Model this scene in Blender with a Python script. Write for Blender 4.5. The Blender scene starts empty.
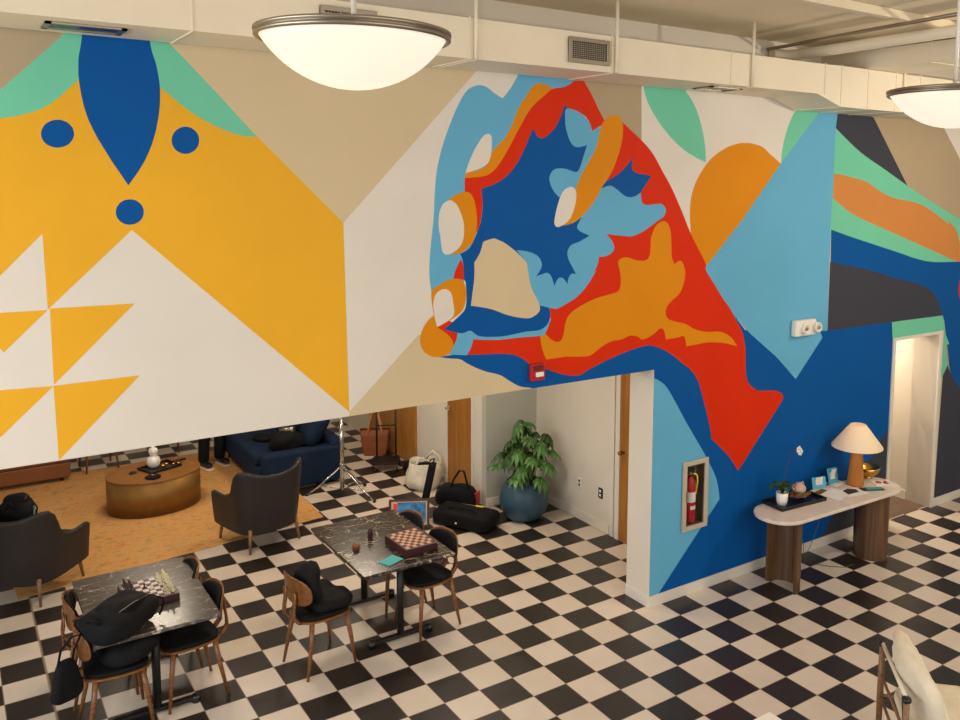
import bpy, bmesh, math, random
from mathutils import Vector, Matrix, noise
from mathutils.geometry import tessellate_polygon
PI = math.pi
R = math.radians
scn = bpy.context.scene
COL = scn.collection
random.seed(7)

# ------------------------------------------------------------------ materials
def srgb(h):
    c = [int(h[i:i+2], 16)/255 for i in (0, 2, 4)]
    return tuple([x/12.92 if x <= .04045 else ((x+.055)/1.055)**2.4 for x in c] + [1])

class NT:
    def __init__(s, name):
        s.m = bpy.data.materials.new(name); s.m.use_nodes = True
        s.n = s.m.node_tree.nodes; s.l = s.m.node_tree.links
        s.b = s.n['Principled BSDF']
    def node(s, t, **kw):
        n = s.n.new(t)
        for k, v in kw.items(): setattr(n, k, v)
        return n
    def link(s, a, b): s.l.new(a, b)
    def coord(s): return s.node('ShaderNodeTexCoord').outputs['Object']
    def noise(s, scale, detail=3, vec=None, rough=.5):
        n = s.node('ShaderNodeTexNoise'); n.inputs['Scale'].default_value = scale
        n.inputs['Detail'].default_value = detail; n.inputs['Roughness'].default_value = rough
        s.link(vec if vec is not None else s.coord(), n.inputs['Vector']); return n
    def ramp(s, fac, stops):
        r = s.node('ShaderNodeValToRGB'); e = r.color_ramp.elements
        while len(e) < len(stops): e.new(.5)
        for i, (p, c) in enumerate(stops): e[i].position = p; e[i].color = srgb(c) if isinstance(c, str) else c
        s.link(fac, r.inputs['Fac']); return r.outputs['Color']
    def mapping(s, scale=(1,1,1), rot=(0,0,0)):
        m = s.node('ShaderNodeMapping'); m.inputs['Scale'].default_value = scale; m.inputs['Rotation'].default_value = rot
        s.link(s.coord(), m.inputs['Vector']); return m.outputs['Vector']
    def bump(s, h, strength=.2, dist=.01):
        b = s.node('ShaderNodeBump'); b.inputs['Strength'].default_value = strength; b.inputs['Distance'].default_value = dist
        s.link(h, b.inputs['Height']); s.link(b.outputs['Normal'], s.b.inputs['Normal'])

def plain(name, col, rough=.6, metal=0, var=.0, scale=8, bump=0, bscale=60, coat=0, spec=.5):
    t = NT(name); c = srgb(col)
    t.b.inputs['Base Color'].default_value = c
    t.b.inputs['Roughness'].default_value = rough; t.b.inputs['Metallic'].default_value = metal
    t.b.inputs['Coat Weight'].default_value = coat; t.b.inputs['Specular IOR Level'].default_value = spec
    if var:
        n = t.noise(scale, 3)
        lo = tuple([x*(1-var) for x in c[:3]] + [1]); hi = tuple([min(1, x*(1+var)) for x in c[:3]] + [1])
        t.link(t.ramp(n.outputs['Fac'], [(.3, lo), (.7, hi)]), t.b.inputs['Base Color'])
    if bump:
        t.bump(t.noise(bscale, 4).outputs['Fac'], bump)
    return t.m

def wood(name, c1, c2, rough=.4, scale=(3, 30, 30)):
    t = NT(name)
    n = t.noise(2.0, 4, t.mapping(scale))
    t.link(t.ramp(n.outputs['Fac'], [(.3, c1), (.7, c2)]), t.b.inputs['Base Color'])
    t.b.inputs['Roughness'].default_value = rough
    return t.m

def marble(name, base, vein, stretch, rot, wd=.02):
    t = NT(name)
    v = t.mapping(stretch, (0, 0, rot))
    w = t.noise(2.2, 5, v, .6)
    sc = t.node('ShaderNodeVectorMath', operation='SCALE'); sc.inputs['Scale'].default_value = .55
    ad = t.node('ShaderNodeVectorMath', operation='ADD')
    t.link(w.outputs['Color'], sc.inputs[0]); t.link(v, ad.inputs[0]); t.link(sc.outputs[0], ad.inputs[1])
    def edges(scale, wdt):
        vo = t.node('ShaderNodeTexVoronoi', feature='DISTANCE_TO_EDGE'); vo.inputs['Scale'].default_value = scale
        t.link(ad.outputs[0], vo.inputs['Vector'])
        c = t.node('ShaderNodeMapRange'); c.inputs['From Min'].default_value = wdt*.2; c.inputs['From Max'].default_value = wdt
        c.inputs['To Min'].default_value = 1; c.inputs['To Max'].default_value = 0; t.link(vo.outputs['Distance'], c.inputs['Value']); return c.outputs[0]
    gate = t.noise(3.0, 2, v)
    g = t.node('ShaderNodeMapRange'); g.inputs['From Min'].default_value = .42; g.inputs['From Max'].default_value = .62; t.link(gate.outputs['Fac'], g.inputs['Value'])
    m1 = t.node('ShaderNodeMath', operation='MULTIPLY'); t.link(edges(2.2, wd), m1.inputs[0]); t.link(g.outputs[0], m1.inputs[1])
    m2 = t.node('ShaderNodeMath', operation='MULTIPLY'); t.link(edges(5.5, wd*1.3), m2.inputs[0]); m2.inputs[1].default_value = .28
    m = t.node('ShaderNodeMath', operation='MAXIMUM'); t.link(m1.outputs[0], m.inputs[0]); t.link(m2.outputs[0], m.inputs[1])
    t.link(t.ramp(m.outputs[0], [(0, base), (1.0, vein)]), t.b.inputs['Base Color'])
    t.b.inputs['Roughness'].default_value = .22
    return t.m

M = {}
def paint(name, col, rough=.6): M[name] = plain('paint_'+name, col, rough, var=.03, scale=1.5, bump=.04, bscale=120, spec=.12)
paint('tan', 'ab997c'); paint('sand', 'cdb995'); paint('white', 'dad2c6'); paint('yellow', 'e3a82a'); paint('orange_sheen', 'c88344')  # last paint: the mural orange with its dulling sheen put into the colour
paint('dblue', '005096'); paint('lblue', '62a9cb'); paint('teal', '6ec3a2'); paint('orange', 'd6860c')
paint('red', 'd22c04'); paint('charcoal', '3d3e47')
M['wall'] = plain('wall_paint', 'd6cdbd', .7, var=.02, scale=2)
M['greywall'] = plain('grey_wall_paint', 'b1b0a4', .7, var=.02, scale=2)
M['trim'] = plain('trim_paint', 'd9d1c4', .5)
M['duct'] = plain('duct_paint', 'e2d6bd', .5, var=.03, scale=3)
M['ceiling'] = plain('ceiling_paint', 'dccfb2', .8, var=.05, scale=1.2, bump=.15, bscale=20)
M['black'] = plain('black_metal', '1c1a1a', .45, .3)
M['blackfab'] = plain('black_fabric', '0b0b0d', .8, spec=.25, var=.35, scale=14, bump=.4, bscale=90)
M['blackplastic'] = plain('black_plastic', '151515', .3)
M['chrome'] = plain('chrome', 'c8c8c8', .18, 1)
M['nickel'] = plain('brushed_nickel', '9c9282', .35, .9)
M['leather'] = plain('charcoal_leather', '2a2421', .5, spec=.35, var=.12, scale=5, bump=.12, bscale=120)
M['navy'] = plain('navy_upholstery', '14253c', .9, spec=.2, var=.15, scale=9, bump=.3, bscale=180)
M['brownleather'] = plain('brown_leather', '7a4824', .45, var=.2, scale=4)
M['chairwood'] = wood('chair_wood', '5a3417', '8c5a2c', .35)
M['legwood'] = wood('leg_wood', '6b4a2c', '8f6a44', .45)
M['doorwood'] = wood('door_wood', '8e5a22', 'ab722f', .4, (8, 8, .8))
M['panelwood'] = wood('panel_wood', '9a6526', 'b47a34', .4, (6, 6, .8))
M['darkwood'] = wood('dark_wood', '2a1710', '45281a', .45)
M['tablewood'] = wood('coffee_table_wood', '7c4e1c', '94622a', .45, (4, 14, 4))
M['cabtrim'] = plain('cabinet_frame_paint', 'b8ab98', .5)
M['lampwood'] = wood('lamp_wood', 'a0621f', 'b8762c', .4, (20, 20, 2))
M['bronzewood'] = wood('bronze_wood', '4a3320', '6b4c30', .35, (14, 14, .7))
M['brass'] = plain('brass', '8a6630', .5, .55, var=.15, scale=6)
M['gold'] = plain('gold', 'd0a050', .25, 1)
M['greymarble'] = marble('grey_marble', '4a433d', 'bdb3a8', (1.5, 4.5, 1), -.35)
M['blackmarble'] = marble('black_marble', '2a211a', 'c9b99e', (1.9, 2.6, 1), .5)
M['travertine'] = plain('white_stone', 'd8cabb', .35, var=.08, scale=9)
M['cream'] = plain('cream_cloth', 'ddd1ba', .9, var=.08, scale=7, bump=.4, bscale=70)
M['canvas'] = plain('canvas_cloth', 'd2cab6', .95, var=.12, scale=9, bump=.4, bscale=80)
M['totebrown'] = plain('tan_leather', '8a4a22', .6, var=.15, scale=6)
M['strap'] = plain('pale_strap', 'c98d58', .7)
M['whiteplastic'] = plain('white_plastic', 'e6e0d4', .4)
M['ceramic'] = plain('white_ceramic', 'e9e4da', .35)
M['pinkceramic'] = plain('blush_ceramic', 'c9a893', .6)
M['redpaint'] = plain('red_enamel', 'b3141c', .3)
M['paper'] = plain('paper', 'e8e2da', .8)
M['bluecard'] = plain('blue_card', '4aa7c4', .6)
M['tealcard'] = plain('teal_card', '2fa6a4', .5)
M['redcard'] = plain('red_card', 'c23a30', .6)
M['darkcard'] = plain('dark_card', '37302c', .6)
M['yellowplastic'] = plain('yellow_plastic', 'e0d62a', .5)
M['tealstrap'] = plain('teal_strap', '3f6f78', .7)
M['leaf'] = plain('leaf_green', '44702c', .45, var=.45, scale=9)
M['leafdark'] = plain('dark_leaf_green', '2a4a1c', .45, var=.3, scale=9)
M['stem'] = plain('stem_green', '55602c', .6)
M['pot'] = plain('blue_glaze', '2f4f62', .45, var=.18, scale=3)
M['soil'] = plain('soil', '2a1d14', .95, var=.4, scale=40)
M['moss'] = plain('moss_brown', '6a4a24', .95, var=.5, scale=45, bump=.8, bscale=60)
M['skin'] = plain('skin', 'b98363', .6)
M['hair'] = plain('dark_hair', '1f1612', .7)
M['darkboard'] = plain('dark_board_wood', '3a1418', .35)
M['squarelight'] = plain('board_light', 'd8c8c0', .5)
M['squaredark'] = plain('board_dark', '4a2a3c', .5)
M['squaretan'] = plain('board_tan', 'c99a7a', .5)
M['squarebrown'] = plain('board_brown', '4a1c18', .5)
M['woodwhite'] = plain('pale_boxwood', 'd9cda0', .4)
M['passfloor'] = wood('passage_floor', '5e4a3a', '776050', .5, (1.5, 12, 1))
M['glass'] = plain('cabinet_glass', 'ffffff', 0)
M['glass'].node_tree.nodes['Principled BSDF'].inputs['Transmission Weight'].default_value = 1
M['glass'].node_tree.nodes['Principled BSDF'].inputs['IOR'].default_value = 1.12
M['blueprint'] = plain('blue_print', '2272a8', .4, var=.7, scale=14)

# glowing bowl of the pendant (the glass lets the bulb's light through evenly)
t = NT('opal_glass')
t.b.inputs['Base Color'].default_value = srgb('8c8474'); t.b.inputs['Roughness'].default_value = .35
t.b.inputs['Emission Color'].default_value = srgb('fff1da'); t.b.inputs['Emission Strength'].default_value = 1.15
M['opal'] = t.m
t = NT('lamp_shade_cloth')
t.b.inputs['Base Color'].default_value = srgb('efe7d6'); t.b.inputs['Roughness'].default_value = .9
tr = t.node('ShaderNodeBsdfTranslucent'); tr.inputs['Color'].default_value = srgb('f0e2c4')
mx = t.node('ShaderNodeMixShader'); mx.inputs[0].default_value = .35
t.link(t.b.outputs[0], mx.inputs[1]); t.link(tr.outputs[0], mx.inputs[2]); t.link(mx.outputs[0], t.n['Material Output'].inputs['Surface'])
M['shade'] = t.m

# checkerboard floor, tiles of 0.3048 m with worn seams
def floor_mat():
    t = NT('checker_tiles'); T = .3048
    sx = t.node('ShaderNodeSeparateXYZ'); t.link(t.coord(), sx.inputs[0])
    def mth(op, a, b=None, c=None):
        m = t.node('ShaderNodeMath', operation=op)
        for i, v in enumerate((a, b, c)):
            if v is None: continue
            if isinstance(v, (int, float)): m.inputs[i].default_value = v
            else: t.link(v, m.inputs[i])
        return m.outputs[0]
    u = mth('DIVIDE', sx.outputs['X'], T); v = mth('DIVIDE', sx.outputs['Y'], T)
    fu = mth('FLOOR', u); fv = mth('FLOOR', v)
    odd = mth('FLOORED_MODULO', mth('ADD', fu, fv), 2)
    def edge(w):
        fr = mth('FRACT', w); return mth('MINIMUM', fr, mth('SUBTRACT', 1, fr))
    e = mth('MINIMUM', edge(u), edge(v))
    seam = mth('LESS_THAN', e, .011)
    wide = mth('LESS_THAN', mth('ABSOLUTE', mth('ADD', sx.outputs['X'], 15*T)), .009)
    seam = mth('MAXIMUM', seam, wide)
    wn = t.node('ShaderNodeTexWhiteNoise', noise_dimensions='2D')
    cb = t.node('ShaderNodeCombineXYZ'); t.link(fu, cb.inputs[0]); t.link(fv, cb.inputs[1]); t.link(cb.outputs[0], wn.inputs['Vector'])
    ns = t.noise(6, 4)
    vv = mth('ADD', mth('MULTIPLY', wn.outputs['Value'], .5), mth('MULTIPLY', ns.outputs['Fac'], .5))
    light = t.ramp(vv, [(.2, 'ccbdab'), (.8, 'd8cabb')]); dark = t.ramp(vv, [(.2, '241e1b'), (.8, '2e2724')])
    def mixc(f, a, b):
        m = t.node('ShaderNodeMix', data_type='RGBA'); t.link(f, m.inputs[0])
        for i, x in ((6, a), (7, b)):
            if isinstance(x, str): m.inputs[i].default_value = srgb(x)
            else: t.link(x, m.inputs[i])
        return m.outputs[2]
    c = mixc(odd, light, dark)
    c = mixc(mth('MULTIPLY', seam, .8), c, '8d7560')
    t.link(c, t.b.inputs['Base Color'])
    t.link(t.ramp(ns.outputs['Fac'], [(.3, (.30,)*3+(1,)), (.7, (.42,)*3+(1,))]), t.b.inputs['Roughness'])
    return t.m
M['floor'] = floor_mat()

def rug_mat():
    t = NT('rug_wool')
    a = t.noise(4.5, 7, t.mapping((1, 1.7, 1)), .75); b = t.noise(60, 2)
    m = t.node('ShaderNodeMath', operation='MULTIPLY_ADD'); m.inputs[1].default_value = .25
    t.link(b.outputs['Fac'], m.inputs[0]); t.link(a.outputs['Fac'], m.inputs[2])
    t.link(t.ramp(m.outputs[0], [(.40, '946030'), (.52, 'c08440'), (.62, 'd09c5c'), (.80, '9a7c54')]), t.b.inputs['Base Color'])
    t.b.inputs['Roughness'].default_value = 1.0
    t.bump(b.outputs['Fac'], .6, .01)
    return t.m
M['rug'] = rug_mat()

# ------------------------------------------------------------------ mesh collecting
class MB:
    def __init__(s): s.v = []; s.f = []; s.mi = []; s.sm = []
    def add(s, vs, fs, mi=0, smooth=False, mat=None):
        o = len(s.v)
        for p in vs:
            p = Vector(p); s.v.append(mat @ p if mat else p)
        for f in fs: s.f.append([i+o for i in f]); s.mi.append(mi); s.sm.append(smooth)
        return s
    def box(s, c, d, mi=0, rz=0, mat=None):
        x, y, z = [k/2 for k in d]
        vs = [(-x,-y,-z),(x,-y,-z),(x,y,-z),(-x,y,-z),(-x,-y,z),(x,-y,z),(x,y,z),(-x,y,z)]
        m = Matrix.Translation(c) @ Matrix.Rotation(rz, 4, 'Z')
        if mat: m = mat @ m
        return s.add(vs, [(3,2,1,0),(4,5,6,7),(0,1,5,4),(1,2,6,5),(2,3,7,6),(3,0,4,7)], mi, False, m)
    def b2(s, x0, x1, y0, y1, z0, z1, mi=0): return s.box(((x0+x1)/2, (y0+y1)/2, (z0+z1)/2), (x1-x0, y1-y0, z1-z0), mi)
    def tube(s, pts, r, n=8, mi=0, mat=None):
        P = [Vector(p) for p in pts]; k = len(P)
        rs = [r]*k if isinstance(r, (int, float)) else r
        vs = []; up = None
        for i in range(k):
            d = (P[min(i+1, k-1)] - P[max(i-1, 0)]).normalized()
            if up is None: up = d.orthogonal().normalized()
            up = (up - d*up.dot(d)); up = up.normalized() if up.length > 1e-6 else d.orthogonal().normalized()
            w = d.cross(up)
            for j in range(n):
                a = 2*PI*j/n; vs.append(P[i] + (up*math.cos(a) + w*math.sin(a))*rs[i])
        fs = [(i*n+j, i*n+(j+1) % n, (i+1)*n+(j+1) % n, (i+1)*n+j) for i in range(k-1) for j in range(n)]
        s.add(vs, fs, mi, True, mat)
        s.add(vs[:n], [tuple(range(n-1, -1, -1))], mi, False, mat); s.add(vs[-n:], [tuple(range(n))], mi, False, mat)
        return s
    def lathe(s, prof, c=(0,0,0), n=32, mi=0, mat=None):
        vs = [(c[0]+r*math.cos(2*PI*j/n), c[1]+r*math.sin(2*PI*j/n), c[2]+z) for r, z in prof for j in range(n)]
        fs = [(i*n+j, i*n+(j+1) % n, (i+1)*n+(j+1) % n, (i+1)*n+j) for i in range(len(prof)-1) for j in range(n)]
        s.add(vs, fs, mi, True, mat)
        if prof[0][0] > 1e-5: s.add(vs[:n], [tuple(range(n-1, -1, -1))], mi, False, mat)
        if prof[-1][0] > 1e-5: s.add(vs[-n:], [tuple(range(n))], mi, False, mat)
        return s
    def prism(s, out, z0, z1, mi=0, mat=None):
        n = len(out); vs = [(x, y, z0) for x, y in out] + [(x, y, z1) for x, y in out]
        return s.add(vs, [tuple(range(n-1, -1, -1)), tuple(range(n, 2*n))] + [(i, (i+1) % n, n+(i+1) % n, n+i) for i in range(n)], mi, False, mat)
    def slab(s, out, t, fn=None, mi=0, mat=None, rnd=.35, puff=0):
        """rounded slab: outline (x, y) centred on 0, thickness t, bent by fn(x, y, z)"""
        n = len(out); rings = [(1-rnd*.25, -.5), (1-.07*rnd, -.36), (1, 0), (1-.07*rnd, .36), (1-rnd*.25, .5)]
        seq = [(.0, -.5-puff), (.35, -.5-puff*.85), (.7, -.5-puff*.45)] + rings + [(.7, .5+puff*.45), (.35, .5+puff*.85), (0, .5+puff)]
        vs = []; fs = []
        for sc, z in seq: vs += [(x*sc, y*sc, z*t) for x, y in out]
        if fn: vs = [fn(*p) for p in vs]
        for i in range(len(seq)-1): fs += [(i*n+j, i*n+(j+1) % n, (i+1)*n+(j+1) % n, (i+1)*n+j) for j in range(n)]
        return s.add(vs, fs, mi, True, mat)
    def blob(s, c, d, e=.6, nz=0, ns=6, seed=0, mat=None, mi=0, n=24, m=16, flat=None):
        vs = []; sg = lambda v, p: math.copysign(abs(v)**p, v)
        for i in range(m+1):
            ph = -PI/2 + PI*i/m
            for j in range(n):
                a = 2*PI*j/n
                p = Vector((sg(math.cos(ph), e)*sg(math.cos(a), e), sg(math.cos(ph), e)*sg(math.sin(a), e), sg(math.sin(ph), e)))
                q = Vector((p.x*d[0]/2, p.y*d[1]/2, p.z*d[2]/2))
                if nz:
                    q += p.normalized()*nz*noise.noise(q*ns + Vector((seed*3.7, seed, 0)))
                if flat is not None: q.z = max(q.z, flat)
                vs.append(q + Vector(c))
        fs = [(i*n+j, i*n+(j+1) % n, (i+1)*n+(j+1) % n, (i+1)*n+j) for i in range(m) for j in range(n)]
        return s.add(vs, fs, mi, True, mat)
    def build(s, name, mats, parent=None, bevel=0, loc=None, rz=0, label=None):
        me = bpy.data.meshes.new(name); me.from_pydata([tuple(v) for v in s.v], [], s.f)
        for m in (mats if isinstance(mats, (list, tuple)) else [mats]): me.materials.append(M[m])
        for p, a, b in zip(me.polygons, s.mi, s.sm): p.material_index = a; p.use_smooth = b
        bm = bmesh.new(); bm.from_mesh(me); bmesh.ops.remove_doubles(bm, verts=bm.verts, dist=1e-5); bm.to_mesh(me); bm.free()
        me.update()
        o = bpy.data.objects.new(name, me); COL.objects.link(o)
        if parent: o.parent = parent
        if loc: o.location = loc
        o.rotation_euler.z = rz
        if bevel:
            b = o.modifiers.new('bevel', 'BEVEL'); b.width = bevel; b.segments = 2; b.limit_method = 'ANGLE'; b.angle_limit = R(50)
        if label: o['label'] = label
        return o

def tag(o, label=None, cat=None, group=None, kind=None):
    if label: o['label'] = label
    if cat: o['category'] = cat
    if group: o['group'] = group
    if kind: o['kind'] = kind
    return o
def thing(name, label, cat, loc, rz=0, group=None):
    o = bpy.data.objects.new(name, None); COL.objects.link(o); o.empty_display_size = .1
    o.location = loc; o.rotation_euler.z = rz
    return tag(o, label, cat, group)
def struct(name, mb, mats, parent=None, bevel=0, label=None):
    o = mb.build(name, mats, parent, bevel)
    if not parent: o['kind'] = 'structure'
    if label: o['label'] = label
    return o
def kids(o): return [c for c in list(COL.objects) if c.parent == o]
def dup(root, loc, rz, label, group=None, parent=None):
    c = root.copy(); COL.objects.link(c)
    if parent: c.parent = parent
    else:
        c.location = loc; c.rotation_euler.z = rz; c['label'] = label
        if group: c['group'] = group
    for k in kids(root): dup(k, None, 0, None, None, c)
    return c
def selip(w, h, e=2.6, n=28):
    o = []
    for i in range(n):
        a = 2*PI*i/n; c, q = math.cos(a), math.sin(a)
        o.append((w/2*math.copysign(abs(c)**(2/e), c), h/2*math.copysign(abs(q)**(2/e), q)))
    return o
def arc(cx, cy, r, a0, a1, n=8): return [(cx+r*math.cos(R(a0+(a1-a0)*i/n)), cy+r*math.sin(R(a0+(a1-a0)*i/n))) for i in range(n+1)]
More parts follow.
